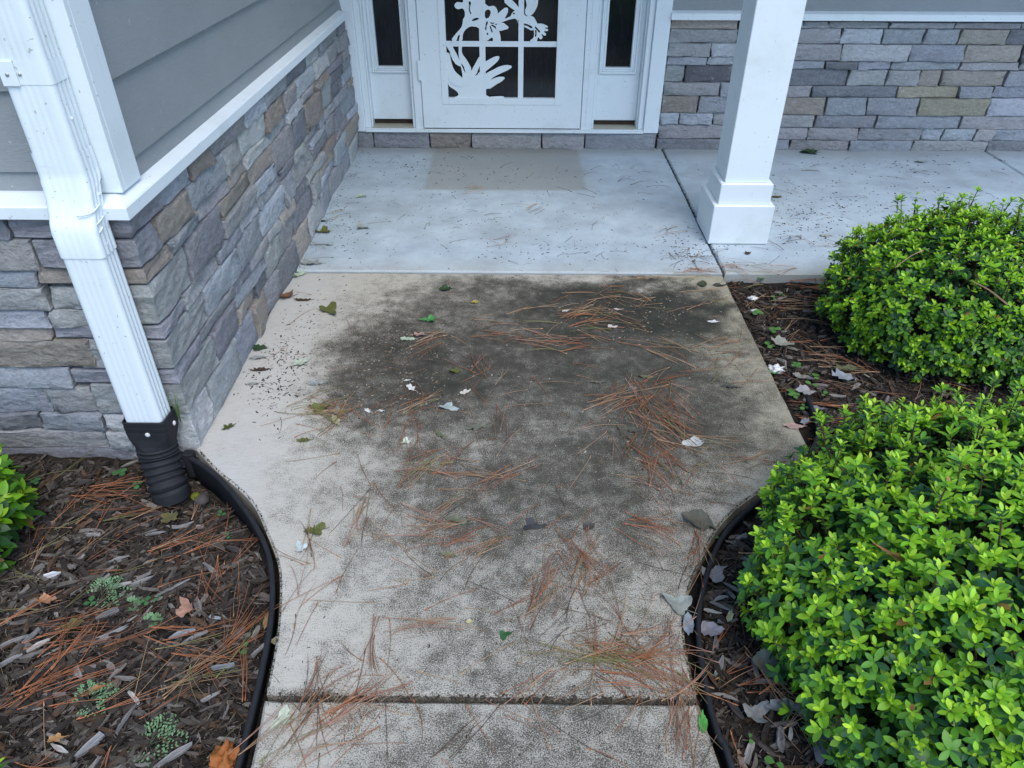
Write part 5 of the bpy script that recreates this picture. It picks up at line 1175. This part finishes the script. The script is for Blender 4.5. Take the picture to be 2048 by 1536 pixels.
# pine needles caught in the two right shrubs
for (p0, p1, lab) in (((1745, 1085, .36), (1830, 1155, .34), 'pair of orange pine needles lying on top of the front shrub'), ((1985, 830, .40), (2015, 960, .40), 'long tan pine needle on the far side of the front shrub'), ((1790, 535, .43), (1845, 500, .45), 'tan pine needle caught on top of the rear shrub'), ((1940, 560, .36), (2015, 610, .34), 'tan pine needle hanging on the right of the rear shrub')):
    a = np.array([*ground(p0[0], p0[1], p0[2]), p0[2]]); b = np.array([*ground(p1[0], p1[1], p1[2]), p1[2]]); V, Fc = [], []
    for dz in (0, .004):
        v, f = tube(catmull([a - a, (b - a) / 2 + np.array([dz, dz, .006]), b - a + np.array([dz, 0, 0])], 4), .0011, 5); o_ = len(V); V += v; Fc += [tuple(i + o_ for i in q) for q in f]
    o = link('pine_needle', mesh('pine_needle', V, Fc, M['needle_ob'], True), None, tuple(a)); o.color = (*(RUST if 'orange' in lab else TAN), 1); tag(o, lab, 'pine needle')

# ================================================================== SPECKS: crumbs of bark and soil scattered on the concrete
R = np.random.default_rng(15); bag = Bag()
def crumb(x, y, z, s, col):
    V = np.array([(-1, -.6, 0), (1, -.5, 0), (.8, .7, 0), (-.7, .6, 0), (0, 0, .7)]) * s * np.array([R.uniform(.7, 1.8), R.uniform(.5, 1), .6]); a = R.uniform(0, 6.28)
    bag.add((rotm(a) @ V.T).T + np.array([x, y, z]), [(0, 1, 4), (1, 2, 4), (2, 3, 4), (3, 0, 4)], np.array(col) * R.uniform(.7, 1.4))
DK = (.03, .026, .022)
for cx, cy, sx, sy, n, s in ((1600, 440, 130, 60, 260, .0045), (1750, 400, 200, 50, 160, .005), (1380, 500, 60, 40, 130, .004), (1050, 440, 160, 50, 90, .003), (900, 400, 250, 90, 120, .0035), (560, 730, 60, 70, 260, .0035), (620, 640, 60, 60, 110, .003), (540, 780, 60, 60, 130, .003), (700, 500, 120, 60, 60, .003), (1000, 350, 300, 30, 110, .004), (800, 330, 120, 20, 60, .005), (680, 430, 30, 80, 90, .004), (1150, 500, 240, 25, 130, .0035), (1800, 330, 200, 15, 70, .005)):
    for k in range(n):
        x, y = ground(cx + R.normal(0, sx * .6), cy + R.normal(0, sy * .6))
        if on_slab(x, y) and y < 4.45: crumb(x, y, .006 if y > 2.853 else 0, s * R.uniform(.4, 1.5), DK)
for k in range(420):
    x, y = ground(R.uniform(560, 1480), R.uniform(560, 1520))
    if on_slab(x, y): crumb(x, y, 0, R.uniform(.001, .003), DK if R.random() < .6 else (.4, .36, .28))
for cx, cy, sx, sy, n in ((790, 680, 90, 40, 520), (1250, 640, 130, 50, 260), (1330, 620, 80, 40, 120), (830, 780, 120, 50, 260), (700, 800, 70, 40, 160), (1300, 880, 90, 60, 140)):
    for k in range(n):
        x, y = ground(cx + R.normal(0, sx * .7), cy + R.normal(0, sy * .7))
        if on_slab(x, y): crumb(x, y, 0, R.uniform(.0014, .0042), [(.30, .27, .21), (.17, .12, .08), (.045, .036, .028)][int(R.integers(3))])
# broken bits of needle and stalk among the litter
for cx, cy, sx, sy, n in ((1250, 630, 150, 50, 170), (1300, 860, 110, 80, 200), (760, 760, 120, 80, 190), (1000, 900, 250, 150, 160), (1230, 1320, 150, 60, 120), (1100, 1100, 200, 120, 110), (1000, 430, 300, 70, 110), (1600, 430, 200, 60, 120), (680, 1420, 120, 60, 80)):
    for k in range(n):
        x, y = ground(cx + R.normal(0, sx * .7), cy + R.normal(0, sy * .7)); L = R.uniform(.008, .045)
        if not on_slab(x, y) or y > 4.45: continue
        V, Fc = needle_geo(R, L, .0010, R.uniform(0, .3)); V = (rotm(R.uniform(0, 6.28)) @ V.T).T + np.array([x, y, .0062 if y > 2.853 else .0004])
        bag.add(V, Fc, np.array([(.24, .12, .06), (.30, .21, .13), (.10, .07, .05), (.16, .13, .08)][int(R.integers(4))]) * R.uniform(.7, 1.2))
# joint dirt: moss and soil packed in the porch joint
for k in range(260):
    y = R.uniform(2.86, 4.45); crumb(.894 + R.normal(0, .006), y, .002, R.uniform(.002, .005), (.035, .04, .025))
for k in range(200):
    x = R.uniform(-.5, .38); crumb(x, .882 + R.normal(0, .006), -.002, R.uniform(.002, .005), (.05, .04, .03))
for poly, sg in ((lc, 1), (rc, -1)):
    for k in range(520):
        i_ = int(R.integers(len(poly) - 1)); t = R.random(); off = abs(R.normal(0, .010)) + .001
        x = poly[i_][0] * (1 - t) + poly[i_ + 1][0] * t + sg * off * .8; y = poly[i_][1] * (1 - t) + poly[i_ + 1][1] * t + off * .5
        crumb(x, y, -.001, R.uniform(.001, .0032), [(.03, .03, .02), (.05, .055, .025), (.07, .06, .04)][int(R.integers(3))])
for k in range(420):
    x = .889 - abs(R.normal(0, .012)); y = R.uniform(1.7, 2.84); crumb(x, y, -.001, R.uniform(.001, .003), (.05, .045, .03))
for k in range(420):
    x = -.945 + abs(R.normal(0, .02)); y = R.uniform(1.7, 4.45); crumb(x, y, .006 if y > 2.853 else -.001, R.uniform(.001, .0035), DK)
tag(link('bark_crumbs', bag.build('bark_crumbs', M['chip'], False)), 'dark crumbs of bark and soil sprinkled over the concrete', 'debris', None, 'stuff')
